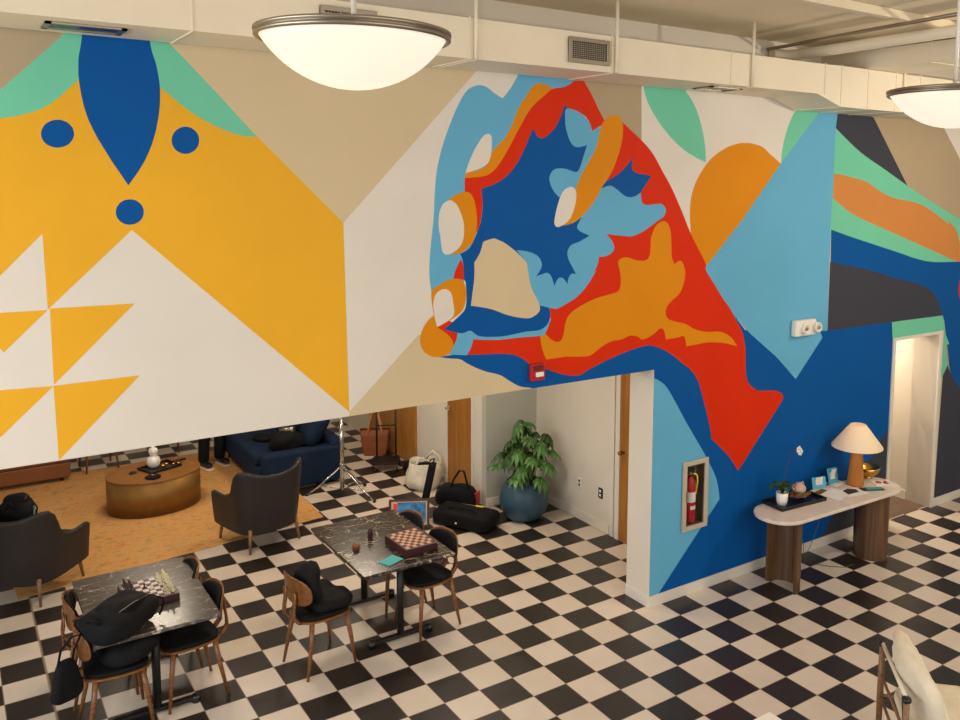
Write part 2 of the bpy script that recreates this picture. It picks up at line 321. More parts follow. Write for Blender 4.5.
# mural shapes painted on the wall, outlines in metres (x, z)
MURAL = [
('yellow', [(-5.394,4.934),(-4.129,5.104),(-3.853,4.748),(-3.35,4.22),(-2.769,3.642),(-2.747,2.289),(-2.751,2.084),(-5.56,2.217)]),
('tan', [(-5.381,5.133),(-4.548,4.938),(-4.447,4.749),(-4.767,4.422),(-5.286,3.971),(-5.652,3.966)]),
('white', [(-4.123,3.625),(-2.747,2.289),(-2.749,2.083),(-5.567,2.108),(-5.499,3.211),(-4.591,3.171)]),
('white', [(-4.599,3.615),(-4.592,3.171),(-5.01,3.178)]),
('yellow', [(-4.592,3.168),(-5.01,3.172),(-5.019,2.746)]),
('yellow', [(-4.581,3.176),(-4.125,3.173),(-4.582,2.719)]),
('yellow', [(-4.584,2.715),(-4.113,2.721),(-4.577,2.258)]),
('yellow', [(-4.584,2.713),(-5.015,2.728),(-5.024,2.295)]),
('white', [(-5.01,3.172),(-4.818,2.936),(-5.015,2.734)]),
('teal', [(-4.397,4.956),(-4.267,4.972),(-4.365,4.518),(-4.399,4.481),(-4.433,4.446),(-4.465,4.413),(-4.496,4.384),(-4.526,4.359),(-4.553,4.34),(-4.579,4.325),(-4.604,4.314),(-4.628,4.305),(-4.653,4.296),(-4.677,4.288),(-4.701,4.281),(-4.725,4.276),(-4.749,4.271),(-4.775,4.268),(-4.801,4.264),(-4.826,4.26),(-4.853,4.258),(-4.883,4.258),(-4.916,4.261),(-4.972,4.271),(-5.038,4.284),(-5.111,4.301),(-5.187,4.319),(-5.264,4.338),(-5.059,4.136),(-4.767,4.422),(-4.447,4.749)]),
('teal', [(-3.968,5.008),(-3.986,4.83),(-3.853,4.748),(-3.606,4.492),(-3.35,4.214),(-3.38,4.215),(-3.411,4.216),(-3.442,4.219),(-3.475,4.225),(-3.509,4.234),(-3.547,4.247),(-3.587,4.263),(-3.629,4.282),(-3.668,4.301),(-3.703,4.319),(-3.733,4.337),(-3.759,4.356),(-3.784,4.374),(-3.807,4.393),(-3.83,4.411),(-3.853,4.429),(-3.874,4.447),(-3.896,4.465),(-3.916,4.483),(-3.936,4.501),(-3.979,4.712)]),
('dblue', [(-4.324,5.078),(-4.328,5.003),(-4.333,4.931),(-4.337,4.863),(-4.342,4.802),(-4.346,4.751),(-4.351,4.72),(-4.356,4.693),(-4.361,4.669),(-4.366,4.645),(-4.369,4.62),(-4.371,4.594),(-4.372,4.568),(-4.373,4.541),(-4.372,4.515),(-4.37,4.487),(-4.367,4.457),(-4.364,4.426),(-4.359,4.395),(-4.354,4.364),(-4.347,4.335),(-4.34,4.307),(-4.332,4.28),(-4.322,4.254),(-4.312,4.228),(-4.3,4.201),(-4.288,4.173),(-4.273,4.145),(-4.258,4.116),(-4.242,4.086),(-4.226,4.056),(-4.209,4.025),(-4.19,3.994),(-4.171,3.962),(-4.152,3.929),(-4.132,3.896),(-4.113,3.922),(-4.094,3.949),(-4.076,3.976),(-4.059,4.003),(-4.043,4.03),(-4.028,4.058),(-4.015,4.086),(-4.003,4.114),(-3.991,4.143),(-3.981,4.173),(-3.971,4.205),(-3.962,4.238),(-3.955,4.271),(-3.948,4.304),(-3.942,4.336),(-3.938,4.366),(-3.935,4.394),(-3.933,4.422),(-3.932,4.45),(-3.931,4.477),(-3.932,4.505),(-3.934,4.533),(-3.937,4.561),(-3.941,4.588),(-3.945,4.616),(-3.951,4.643),(-3.958,4.667),(-3.966,4.693),(-3.972,4.722),(-3.978,4.756),(-3.983,4.813),(-3.988,4.881),(-3.992,4.957),(-3.997,5.038),(-4.001,5.121)]),
('dblue', [(-4.41,4.195),(-4.413,4.177),(-4.42,4.159),(-4.431,4.144),(-4.445,4.13),(-4.462,4.12),(-4.48,4.114),(-4.499,4.111),(-4.518,4.113),(-4.535,4.118),(-4.551,4.127),(-4.564,4.139),(-4.573,4.154),(-4.578,4.171),(-4.579,4.188),(-4.576,4.206),(-4.569,4.223),(-4.559,4.239),(-4.545,4.252),(-4.529,4.262),(-4.511,4.269),(-4.492,4.272),(-4.473,4.271),(-4.455,4.265),(-4.44,4.257),(-4.427,4.244),(-4.417,4.23),(-4.412,4.213)]),
('dblue', [(-3.712,4.18),(-3.715,4.161),(-3.721,4.143),(-3.732,4.127),(-3.745,4.113),(-3.761,4.103),(-3.779,4.096),(-3.797,4.093),(-3.815,4.095),(-3.832,4.101),(-3.847,4.11),(-3.86,4.123),(-3.869,4.139),(-3.874,4.156),(-3.876,4.175),(-3.873,4.193),(-3.866,4.211),(-3.856,4.227),(-3.843,4.241),(-3.827,4.252),(-3.81,4.259),(-3.792,4.262),(-3.773,4.26),(-3.756,4.255),(-3.741,4.245),(-3.728,4.232),(-3.719,4.217),(-3.713,4.199)]),
('dblue', [(-4.051,3.734),(-4.054,3.716),(-4.06,3.7),(-4.07,3.685),(-4.083,3.673),(-4.099,3.664),(-4.116,3.659),(-4.133,3.657),(-4.151,3.659),(-4.167,3.665),(-4.181,3.675),(-4.193,3.687),(-4.202,3.702),(-4.207,3.719),(-4.208,3.736),(-4.205,3.753),(-4.199,3.769),(-4.189,3.784),(-4.176,3.796),(-4.161,3.805),(-4.145,3.81),(-4.127,3.812),(-4.11,3.81),(-4.093,3.805),(-4.079,3.795),(-4.066,3.783),(-4.058,3.768),(-4.052,3.751)]),
('white', [(-2.769,3.642),(-1.726,4.733),(-1.307,5.182),(-0.073,5.317),(-0.043,4.221),(-0.895,2.717),(-1.886,2.806),(-2.199,2.796),(-2.747,2.289)]),
('tan', [(-0.777,5.162),(-0.073,5.234),(-0.041,4.136),(-0.396,4.295),(-0.77,4.749)]),
('white', [(-0.073,5.317),(-0.041,4.136),(0.977,2.837),(2.889,3.776),(2.752,5.627)]),
('teal', [(-0.064,5.047),(-0.033,4.75),(-0.026,4.728),(-0.019,4.705),(-0.01,4.682),(0.0,4.658),(0.014,4.634),(0.031,4.609),(0.05,4.583),(0.071,4.556),(0.095,4.529),(0.119,4.502),(0.144,4.475),(0.171,4.448),(0.199,4.421),(0.229,4.395),(0.261,4.369),(0.294,4.343),(0.331,4.317),(0.368,4.291),(0.405,4.267),(0.441,4.246),(0.476,4.228),(0.51,4.211),(0.544,4.197),(0.576,4.184),(0.607,4.172),(0.636,4.161),(0.663,4.152),(0.689,4.144),(0.714,4.137),(0.738,4.13),(0.736,4.165),(0.733,4.2),(0.729,4.235),(0.723,4.271),(0.716,4.307),(0.707,4.343),(0.697,4.38),(0.685,4.417),(0.672,4.453),(0.657,4.489),(0.641,4.523),(0.624,4.558),(0.605,4.592),(0.585,4.623),(0.563,4.653),(0.541,4.68),(0.517,4.705),(0.492,4.728),(0.467,4.75),(0.441,4.772),(0.342,5.084)]),
('orange', [(0.587,3.213),(0.584,3.272),(0.58,3.33),(0.577,3.385),(0.573,3.436),(0.57,3.482),(0.566,3.52),(0.562,3.553),(0.558,3.583),(0.555,3.612),(0.553,3.643),(0.553,3.675),(0.553,3.707),(0.554,3.739),(0.557,3.771),(0.562,3.802),(0.569,3.832),(0.577,3.86),(0.587,3.889),(0.6,3.918),(0.615,3.948),(0.635,3.98),(0.659,4.013),(0.685,4.047),(0.712,4.079),(0.739,4.108),(0.766,4.134),(0.794,4.158),(0.823,4.179),(0.853,4.199),(0.886,4.219),(0.921,4.237),(0.958,4.254),(0.997,4.271),(1.036,4.285),(1.075,4.297),(1.114,4.306),(1.153,4.314),(1.192,4.32),(1.232,4.323),(1.272,4.325),(1.314,4.324),(1.357,4.32),(1.4,4.314),(1.441,4.307),(1.477,4.298),(1.507,4.287),(1.531,4.275),(1.554,4.261),(1.577,4.246),(1.606,4.229),(1.64,4.21),(1.677,4.189),(1.716,4.167),(1.757,4.143),(1.8,4.119),(0.861,3.14)]),
('teal', [(1.772,4.147),(1.772,4.174),(1.773,4.2),(1.774,4.228),(1.777,4.255),(1.782,4.284),(1.788,4.314),(1.796,4.346),(1.806,4.378),(1.817,4.41),(1.829,4.442),(1.842,4.475),(1.858,4.51),(1.874,4.544),(1.891,4.576),(1.906,4.602),(1.92,4.622),(1.934,4.638),(1.948,4.653),(1.962,4.666),(1.976,4.677),(2.249,5.168),(2.619,5.199),(2.375,4.654),(1.804,4.114)]),
('dblue', [(-2.027,2.611),(-2.007,2.606),(-1.987,2.602),(-1.968,2.597),(-1.949,2.593),(-1.93,2.589),(-1.912,2.586),(-1.895,2.584),(-1.877,2.582),(-1.86,2.579),(-1.843,2.574),(-1.826,2.565),(-1.81,2.555),(-1.793,2.543),(-1.775,2.531),(-1.754,2.519),(-1.73,2.506),(-1.704,2.492),(-1.676,2.478),(-1.647,2.465),(-1.619,2.453),(-1.591,2.443),(-1.561,2.434),(-1.532,2.425),(-1.505,2.416),(-1.48,2.406),(-1.458,2.395),(-1.439,2.382),(-1.421,2.369),(-1.404,2.356),(-1.385,2.344),(-1.366,2.332),(-1.347,2.32),(-1.329,2.309),(-1.309,2.299),(-1.289,2.29),(-1.268,2.283),(-1.246,2.277),(-1.224,2.272),(-1.202,2.268),(-1.179,2.264),(-1.177,1.655),(0.137,1.326),(0.054,-0.092),(4.172,-0.535),(4.082,0.473),(3.909,2.424),(2.617,2.401),(1.336,2.516),(0.906,2.938),(-0.023,2.818),(-0.895,2.717),(-1.664,2.612),(-1.86,2.617)]),
('lblue', [(0.754,3.145),(1.227,3.577),(1.74,4.112),(2.306,4.651),(2.634,4.994),(2.613,4.672),(2.625,4.192),(2.592,3.881),(2.59,3.149),(2.605,2.402),(2.121,1.931),(1.821,2.19),(1.62,2.329),(1.403,2.48),(1.19,2.656),(1.112,2.75),(0.7,3.175)]),
('lblue', [(0.778,3.134),(0.802,3.105),(0.826,3.077),(0.85,3.048),(0.874,3.019),(0.898,2.99),(0.923,2.959),(0.949,2.928),(0.975,2.897),(0.999,2.868),(1.022,2.842),(1.042,2.82),(1.061,2.8),(1.079,2.783),(1.096,2.766),(1.113,2.751),(1.123,2.736),(1.135,2.719),(1.15,2.701),(1.168,2.681),(1.19,2.66),(1.223,2.63),(1.264,2.594),(1.31,2.556),(1.358,2.518),(1.403,2.483),(1.447,2.451),(1.491,2.419),(1.535,2.389),(1.579,2.359),(1.622,2.33),(1.662,2.303),(1.7,2.278),(1.738,2.253),(1.779,2.225),(1.825,2.19),(1.878,2.147),(1.935,2.098),(1.995,2.045),(2.059,1.988),(2.124,1.93),(2.598,2.395),(2.482,3.048)]),
('lblue', [(0.158,2.181),(0.187,2.167),(0.215,2.153),(0.243,2.137),(0.271,2.118),(0.297,2.097),(0.321,2.072),(0.343,2.046),(0.365,2.016),(0.388,1.983),(0.414,1.946),(0.444,1.902),(0.478,1.853),(0.513,1.801),(0.548,1.748),(0.583,1.697),(0.618,1.648),(0.654,1.599),(0.69,1.55),(0.725,1.503),(0.757,1.459),(0.786,1.419),(0.812,1.383),(0.836,1.348),(0.86,1.313),(0.884,1.276),(0.909,1.238),(0.935,1.198),(0.959,1.157),(0.981,1.116),(1.001,1.075),(1.016,1.033),(1.028,0.991),(1.038,0.949),(1.047,0.906),(1.054,0.863),(0.628,0.45),(0.233,0.062),(0.134,0.09),(0.139,1.342)]),
('red', [(-0.341,4.492),(-0.26,4.447),(-0.238,4.433),(-0.216,4.418),(-0.193,4.403),(-0.169,4.387),(-0.145,4.371),(-0.118,4.353),(-0.091,4.335),(-0.062,4.316),(-0.035,4.297),(-0.01,4.278),(0.013,4.261),(0.034,4.243),(0.054,4.226),(0.074,4.207),(0.094,4.186),(0.115,4.161),(0.136,4.135),(0.157,4.107),(0.179,4.078),(0.201,4.047),(0.225,4.017),(0.251,3.985),(0.277,3.952),(0.303,3.917),(0.329,3.881),(0.356,3.841),(0.382,3.799),(0.409,3.756),(0.436,3.713),(0.461,3.67),(0.484,3.631),(0.505,3.592),(0.526,3.554),(0.55,3.513),(0.578,3.469),(0.615,3.415),(0.66,3.353),(0.706,3.29),(0.747,3.234),(0.775,3.191),(0.78,3.178),(0.778,3.167),(0.775,3.157),(0.773,3.147),(0.778,3.134),(0.794,3.111),(0.817,3.083),(0.844,3.052),(0.872,3.02),(0.898,2.99),(0.923,2.959),(0.949,2.928),(0.975,2.897),(0.999,2.868),(1.022,2.842),(1.042,2.821),(1.06,2.804),(1.078,2.788),(1.095,2.771),(1.113,2.751),(1.133,2.726),(1.153,2.699),(1.173,2.671),(1.193,2.642),(1.212,2.615),(1.231,2.59),(1.249,2.567),(1.267,2.544),(1.284,2.519),(1.299,2.493),(1.312,2.463),(1.323,2.433),(1.333,2.401),(1.341,2.367),(1.348,2.329),(1.354,2.284),(1.357,2.233),(1.36,2.182),(1.363,2.133),(1.368,2.093),(1.372,2.067),(1.378,2.045),(1.384,2.024),(1.394,2.005),(1.406,1.986),(1.423,1.966),(1.444,1.946),(1.467,1.928),(1.492,1.911),(1.516,1.898),(1.54,1.888),(1.566,1.881),(1.591,1.877),(1.618,1.873),(1.646,1.869),(1.676,1.865),(1.708,1.863),(1.74,1.86),(1.771,1.857),(1.8,1.852),(1.826,1.844),(1.852,1.835),(1.876,1.825),(1.897,1.814),(1.913,1.803),(1.925,1.792),(1.932,1.781),(1.936,1.769),(1.938,1.757),(1.939,1.745),(1.303,1.1),(1.276,1.138),(1.248,1.175),(1.219,1.212),(1.186,1.25),(1.15,1.288),(1.109,1.327),(1.065,1.367),(1.019,1.407),(0.97,1.447),(0.921,1.487),(0.914,1.52),(0.906,1.554),(0.897,1.589),(0.887,1.627),(0.875,1.667),(0.859,1.713),(0.842,1.763),(0.823,1.814),(0.804,1.864),(0.788,1.908),(0.774,1.946),(0.762,1.98),(0.751,2.012),(0.738,2.042),(0.724,2.071),(0.706,2.099),(0.687,2.126),(0.667,2.15),(0.646,2.173),(0.624,2.195),(0.603,2.214),(0.581,2.23),(0.559,2.245),(0.535,2.26),(0.51,2.277),(0.482,2.297),(0.452,2.319),(0.421,2.341),(0.39,2.362),(0.36,2.381),(0.331,2.398),(0.302,2.414),(0.273,2.428),(0.244,2.441),(0.215,2.453),(0.188,2.463),(0.161,2.472),(0.135,2.48),(0.106,2.486),(0.074,2.488),(0.038,2.488),(-0.002,2.485),(-0.044,2.481),(-0.087,2.474),(-0.13,2.467),(-0.175,2.458),(-0.222,2.448),(-0.27,2.437),(-0.317,2.425),(-0.36,2.414),(-0.402,2.403),(-0.443,2.391),(-0.481,2.38),(-0.518,2.369),(-0.552,2.358),(-0.582,2.348),(-0.61,2.338),(-0.635,2.328),(-0.659,2.318),(-0.682,2.308),(-0.708,2.31),(-0.734,2.312),(-0.76,2.315),(-0.786,2.319),(-0.812,2.324),(-0.839,2.331),(-0.865,2.339),(-0.891,2.348),(-0.917,2.358),(-0.942,2.367),(-0.965,2.376),(-0.988,2.385),(-1.009,2.394),(-1.032,2.403),(-1.056,2.412),(-1.082,2.421),(-1.109,2.429),(-1.136,2.438),(-1.165,2.446),(-1.193,2.455),(-1.201,2.463),(-1.209,2.471),(-1.219,2.48),(-1.229,2.488),(-1.242,2.497),(-1.256,2.507),(-1.272,2.518),(-1.289,2.529),(-1.308,2.539),(-1.327,2.548),(-1.346,2.555),(-1.365,2.56),(-1.385,2.565),(-1.408,2.569),(-1.434,2.573),(-1.466,2.577),(-1.503,2.581),(-1.542,2.584),(-1.582,2.586),(-1.619,2.589),(-1.654,2.592),(-1.688,2.594),(-1.722,2.597),(-1.755,2.599),(-1.788,2.601),(-1.781,2.612),(-1.774,2.622),(-1.767,2.633),(-1.76,2.645),(-1.754,2.657),(-1.748,2.669),(-1.743,2.682),(-1.738,2.695),(-1.732,2.709),(-1.727,2.723),(-1.689,2.716),(-1.65,2.709),(-1.611,2.703),(-1.57,2.698),(-1.527,2.694),(-1.482,2.691),(-1.434,2.691),(-1.385,2.691),(-1.337,2.692),(-1.292,2.691),(-1.249,2.69),(-1.209,2.689),(-1.171,2.688),(-1.133,2.687),(-1.096,2.685),(-1.048,2.876),(-0.694,3.123),(-0.648,3.542),(-0.555,4.249)]),
('orange', [(-0.892,2.484),(-0.914,2.484),(-0.941,2.484),(-0.97,2.483),(-1.0,2.483),(-1.032,2.483),(-1.04,2.498),(-1.048,2.513),(-1.056,2.53),(-1.063,2.547),(-1.07,2.566),(-1.076,2.587),(-1.082,2.61),(-1.087,2.634),(-1.092,2.658),(-1.096,2.683),(-1.086,2.689),(-1.076,2.695),(-1.066,2.699),(-1.057,2.7),(-1.047,2.699),(-1.037,2.694),(-1.027,2.685),(-1.017,2.673),(-1.007,2.662),(-0.996,2.653),(-0.984,2.644),(-0.971,2.636),(-0.957,2.629),(-0.944,2.623),(-0.932,2.619),(-0.921,2.618),(-0.91,2.618),(-0.899,2.621),(-0.889,2.625),(-0.881,2.631),(-0.874,2.64),(-0.869,2.651),(-0.864,2.664),(-0.86,2.678),(-0.856,2.692),(-0.853,2.708),(-0.85,2.724),(-0.848,2.742),(-0.844,2.759),(-0.839,2.775),(-0.833,2.79),(-0.826,2.805),(-0.817,2.819),(-0.807,2.832),(-0.794,2.845),(-0.778,2.857),(-0.759,2.869),(-0.738,2.879),(-0.715,2.89),(-0.69,2.901),(-0.662,2.912),(-0.631,2.923),(-0.598,2.934),(-0.564,2.945),(-0.531,2.954),(-0.497,2.961),(-0.463,2.967),(-0.428,2.972),(-0.396,2.977),(-0.368,2.981),(-0.346,2.985),(-0.325,2.988),(-0.308,2.991),(-0.292,2.995),(-0.279,3.002),(-0.269,3.011),(-0.261,3.022),(-0.256,3.035),(-0.252,3.05),(-0.25,3.065),(-0.249,3.083),(-0.25,3.103),(-0.253,3.124),(-0.257,3.145),(-0.26,3.164),(-0.265,3.183),(-0.272,3.203),(-0.279,3.222),(-0.284,3.238),(-0.285,3.252),(-0.282,3.263),(-0.277,3.27),(-0.269,3.277),(-0.26,3.281),(-0.249,3.286),(-0.238,3.289),(-0.226,3.292),(-0.212,3.293),(-0.196,3.293),(-0.179,3.291),(-0.159,3.287),(-0.136,3.28),(-0.111,3.272),(-0.087,3.265),(-0.064,3.26),(-0.042,3.257),(-0.019,3.256),(0.002,3.255),(0.022,3.257),(0.038,3.26),(0.05,3.265),(0.059,3.272),(0.065,3.28),(0.07,3.291),(0.075,3.303),(0.078,3.318),(0.081,3.336),(0.082,3.356),(0.083,3.375),(0.084,3.391),(0.084,3.405),(0.084,3.418),(0.084,3.43),(0.085,3.442),(0.088,3.456),(0.094,3.473),(0.101,3.492),(0.11,3.511),(0.119,3.53),(0.13,3.545),(0.142,3.558),(0.155,3.57),(0.169,3.58),(0.184,3.588),(0.198,3.593),(0.212,3.597),(0.227,3.599),(0.241,3.598),(0.255,3.595),(0.268,3.589),(0.28,3.581),(0.29,3.569),(0.3,3.555),(0.309,3.539),(0.316,3.52),(0.322,3.497),(0.326,3.469),(0.33,3.439),(0.332,3.41),(0.335,3.383),(0.336,3.359),(0.337,3.336),(0.338,3.315),(0.339,3.295),(0.342,3.277),(0.347,3.261),(0.353,3.246),(0.36,3.233),(0.368,3.221),(0.376,3.209),(0.394,3.219),(0.412,3.227),(0.429,3.233),(0.444,3.235),(0.458,3.232),(0.471,3.223),(0.483,3.208),(0.493,3.189),(0.502,3.169),(0.509,3.149),(0.513,3.126),(0.514,3.098),(0.514,3.071),(0.513,3.051),(0.512,3.041),(0.512,3.05),(0.512,3.073),(0.511,3.101),(0.51,3.124),(0.509,3.134),(0.509,3.127),(0.509,3.11),(0.508,3.087),(0.506,3.063),(0.502,3.04),(0.495,3.019),(0.487,2.997),(0.477,2.975),(0.465,2.954),(0.45,2.936),(0.432,2.92),(0.41,2.906),(0.386,2.893),(0.363,2.881),(0.344,2.868),(0.328,2.854),(0.314,2.841),(0.301,2.828),(0.292,2.814),(0.286,2.8),(0.283,2.784),(0.284,2.766),(0.287,2.749),(0.295,2.732),(0.306,2.718),(0.323,2.706),(0.346,2.697),(0.372,2.688),(0.398,2.681),(0.423,2.673),(0.446,2.667),(0.468,2.662),(0.49,2.657),(0.512,2.652),(0.534,2.645),(0.556,2.635),(0.577,2.623),(0.599,2.611),(0.622,2.599),(0.648,2.588),(0.675,2.579),(0.704,2.569),(0.735,2.561),(0.767,2.553),(0.801,2.547),(0.838,2.542),(0.878,2.54),(0.92,2.538),(0.96,2.535),(0.996,2.529),(1.029,2.52),(1.059,2.508),(1.087,2.495),(1.113,2.48),(1.138,2.464),(1.16,2.447),(1.18,2.428),(1.198,2.407),(1.215,2.386),(1.232,2.364),(1.193,2.376),(1.155,2.387),(1.117,2.398),(1.079,2.408),(1.04,2.417),(1.001,2.424),(0.96,2.43),(0.919,2.435),(0.88,2.439),(0.844,2.442),(0.81,2.443),(0.779,2.442),(0.749,2.441),(0.72,2.439),(0.691,2.438),(0.662,2.437),(0.633,2.436),(0.605,2.435),(0.577,2.434),(0.549,2.433),(0.546,2.456),(0.542,2.479),(0.537,2.5),(0.53,2.516),(0.519,2.529),(0.506,2.534),(0.49,2.535),(0.471,2.532),(0.45,2.528),(0.428,2.526),(0.404,2.526),(0.377,2.525),(0.349,2.525),(0.32,2.524),(0.291,2.523),(0.287,2.545),(0.282,2.566),(0.277,2.586),(0.271,2.602),(0.263,2.614),(0.255,2.622),(0.245,2.627),(0.234,2.63),(0.222,2.629),(0.21,2.627),(0.198,2.622),(0.186,2.614),(0.173,2.604),(0.158,2.594),(0.141,2.586),(0.119,2.577),(0.094,2.567),(0.067,2.558),(0.042,2.552),(0.021,2.549),(0.004,2.552),(-0.01,2.558),(-0.022,2.567),(-0.035,2.576),(-0.049,2.582),(-0.064,2.587),(-0.081,2.592),(-0.098,2.595),(-0.115,2.598),(-0.133,2.598),(-0.152,2.595),(-0.171,2.59),(-0.191,2.584),(-0.212,2.578),(-0.233,2.574),(-0.255,2.572),(-0.278,2.571),(-0.301,2.571),(-0.324,2.57),(-0.347,2.567),(-0.37,2.561),(-0.392,2.554),(-0.415,2.546),(-0.437,2.536),(-0.459,2.527),(-0.482,2.515),(-0.504,2.502),(-0.526,2.489),(-0.547,2.478),(-0.569,2.47),(-0.591,2.465),(-0.611,2.464),(-0.632,2.465),(-0.654,2.467),(-0.679,2.469),(-0.708,2.471),(-0.742,2.475),(-0.775,2.479),(-0.807,2.483),(-0.832,2.485),(-0.846,2.486),(-0.857,2.486),(-0.867,2.485),(-0.878,2.485)]),
('lblue', [(-1.698,4.658),(-1.681,4.661),(-1.665,4.663),(-1.649,4.662),(-1.633,4.66),(-1.617,4.656),(-1.6,4.649),(-1.582,4.639),(-1.565,4.627),(-1.548,4.616),(-1.532,4.607),(-1.517,4.6),(-1.503,4.593),(-1.49,4.587),(-1.477,4.582),(-1.464,4.577),(-1.451,4.592),(-1.437,4.606),(-1.423,4.621),(-1.41,4.637),(-1.396,4.654),(-1.383,4.671),(-1.37,4.69),(-1.358,4.709),(-1.345,4.728),(-1.332,4.748),(-1.259,4.921),(-0.774,4.964),(-0.77,4.725),(-0.843,4.521),(-1.301,4.128),(-1.62,3.873),(-1.642,3.566),(-1.72,3.279),(-1.842,3.131),(-1.971,3.082),(-2.087,3.112),(-2.091,3.141),(-2.095,3.17),(-2.099,3.199),(-2.101,3.229),(-2.103,3.26),(-2.103,3.292),(-2.101,3.327),(-2.099,3.362),(-2.096,3.396),(-2.093,3.428),(-2.09,3.458),(-2.087,3.486),(-2.083,3.514),(-2.079,3.541),(-2.076,3.567),(-2.073,3.592),(-2.07,3.615),(-2.067,3.638),(-2.065,3.662),(-2.063,3.687),(-2.061,3.715),(-2.06,3.744),(-2.059,3.773),(-2.057,3.804),(-2.055,3.835),(-2.053,3.867),(-2.05,3.9),(-2.047,3.934),(-2.043,3.968),(-2.038,4.001),(-2.032,4.034),(-2.024,4.068),(-2.016,4.101),(-2.007,4.134),(-1.998,4.167),(-1.986,4.201),(-1.974,4.235),(-1.961,4.268),(-1.948,4.302),(-1.934,4.335),(-1.92,4.368),(-1.905,4.401),(-1.89,4.434),(-1.875,4.465),(-1.859,4.494),(-1.845,4.521),(-1.83,4.547),(-1.815,4.57),(-1.8,4.591),(-1.785,4.609),(-1.768,4.624),(-1.75,4.636),(-1.733,4.645),(-1.715,4.652)]),
('orange', [(-1.315,4.515),(-1.3,4.539),(-1.283,4.563),(-1.265,4.586),(-1.248,4.607),(-1.234,4.626),(-1.222,4.641),(-1.212,4.655),(-1.203,4.667),(-1.193,4.678),(-1.182,4.687),(-1.17,4.696),(-1.157,4.703),(-1.143,4.709),(-1.129,4.713),(-1.115,4.715),(-1.101,4.715),(-1.086,4.714),(-1.071,4.71),(-1.057,4.706),(-1.043,4.703),(-1.03,4.699),(-1.017,4.695),(-1.005,4.691),(-0.993,4.686),(-0.982,4.681),(-0.919,4.616),(-1.207,4.228),(-1.485,3.912),(-1.687,3.911),(-1.801,3.959),(-1.792,4.004),(-1.769,4.008),(-1.747,4.011),(-1.726,4.015),(-1.706,4.02),(-1.687,4.025),(-1.67,4.03),(-1.654,4.036),(-1.64,4.043),(-1.627,4.05),(-1.616,4.058),(-1.608,4.067),(-1.602,4.077),(-1.598,4.088),(-1.593,4.1),(-1.587,4.112),(-1.58,4.125),(-1.573,4.138),(-1.565,4.153),(-1.555,4.168),(-1.542,4.184),(-1.525,4.201),(-1.504,4.219),(-1.482,4.238),(-1.46,4.258),(-1.44,4.279),(-1.424,4.3),(-1.41,4.323),(-1.397,4.346),(-1.384,4.369),(-1.372,4.393),(-1.36,4.417),(-1.349,4.442),(-1.339,4.467),(-1.328,4.491)]),
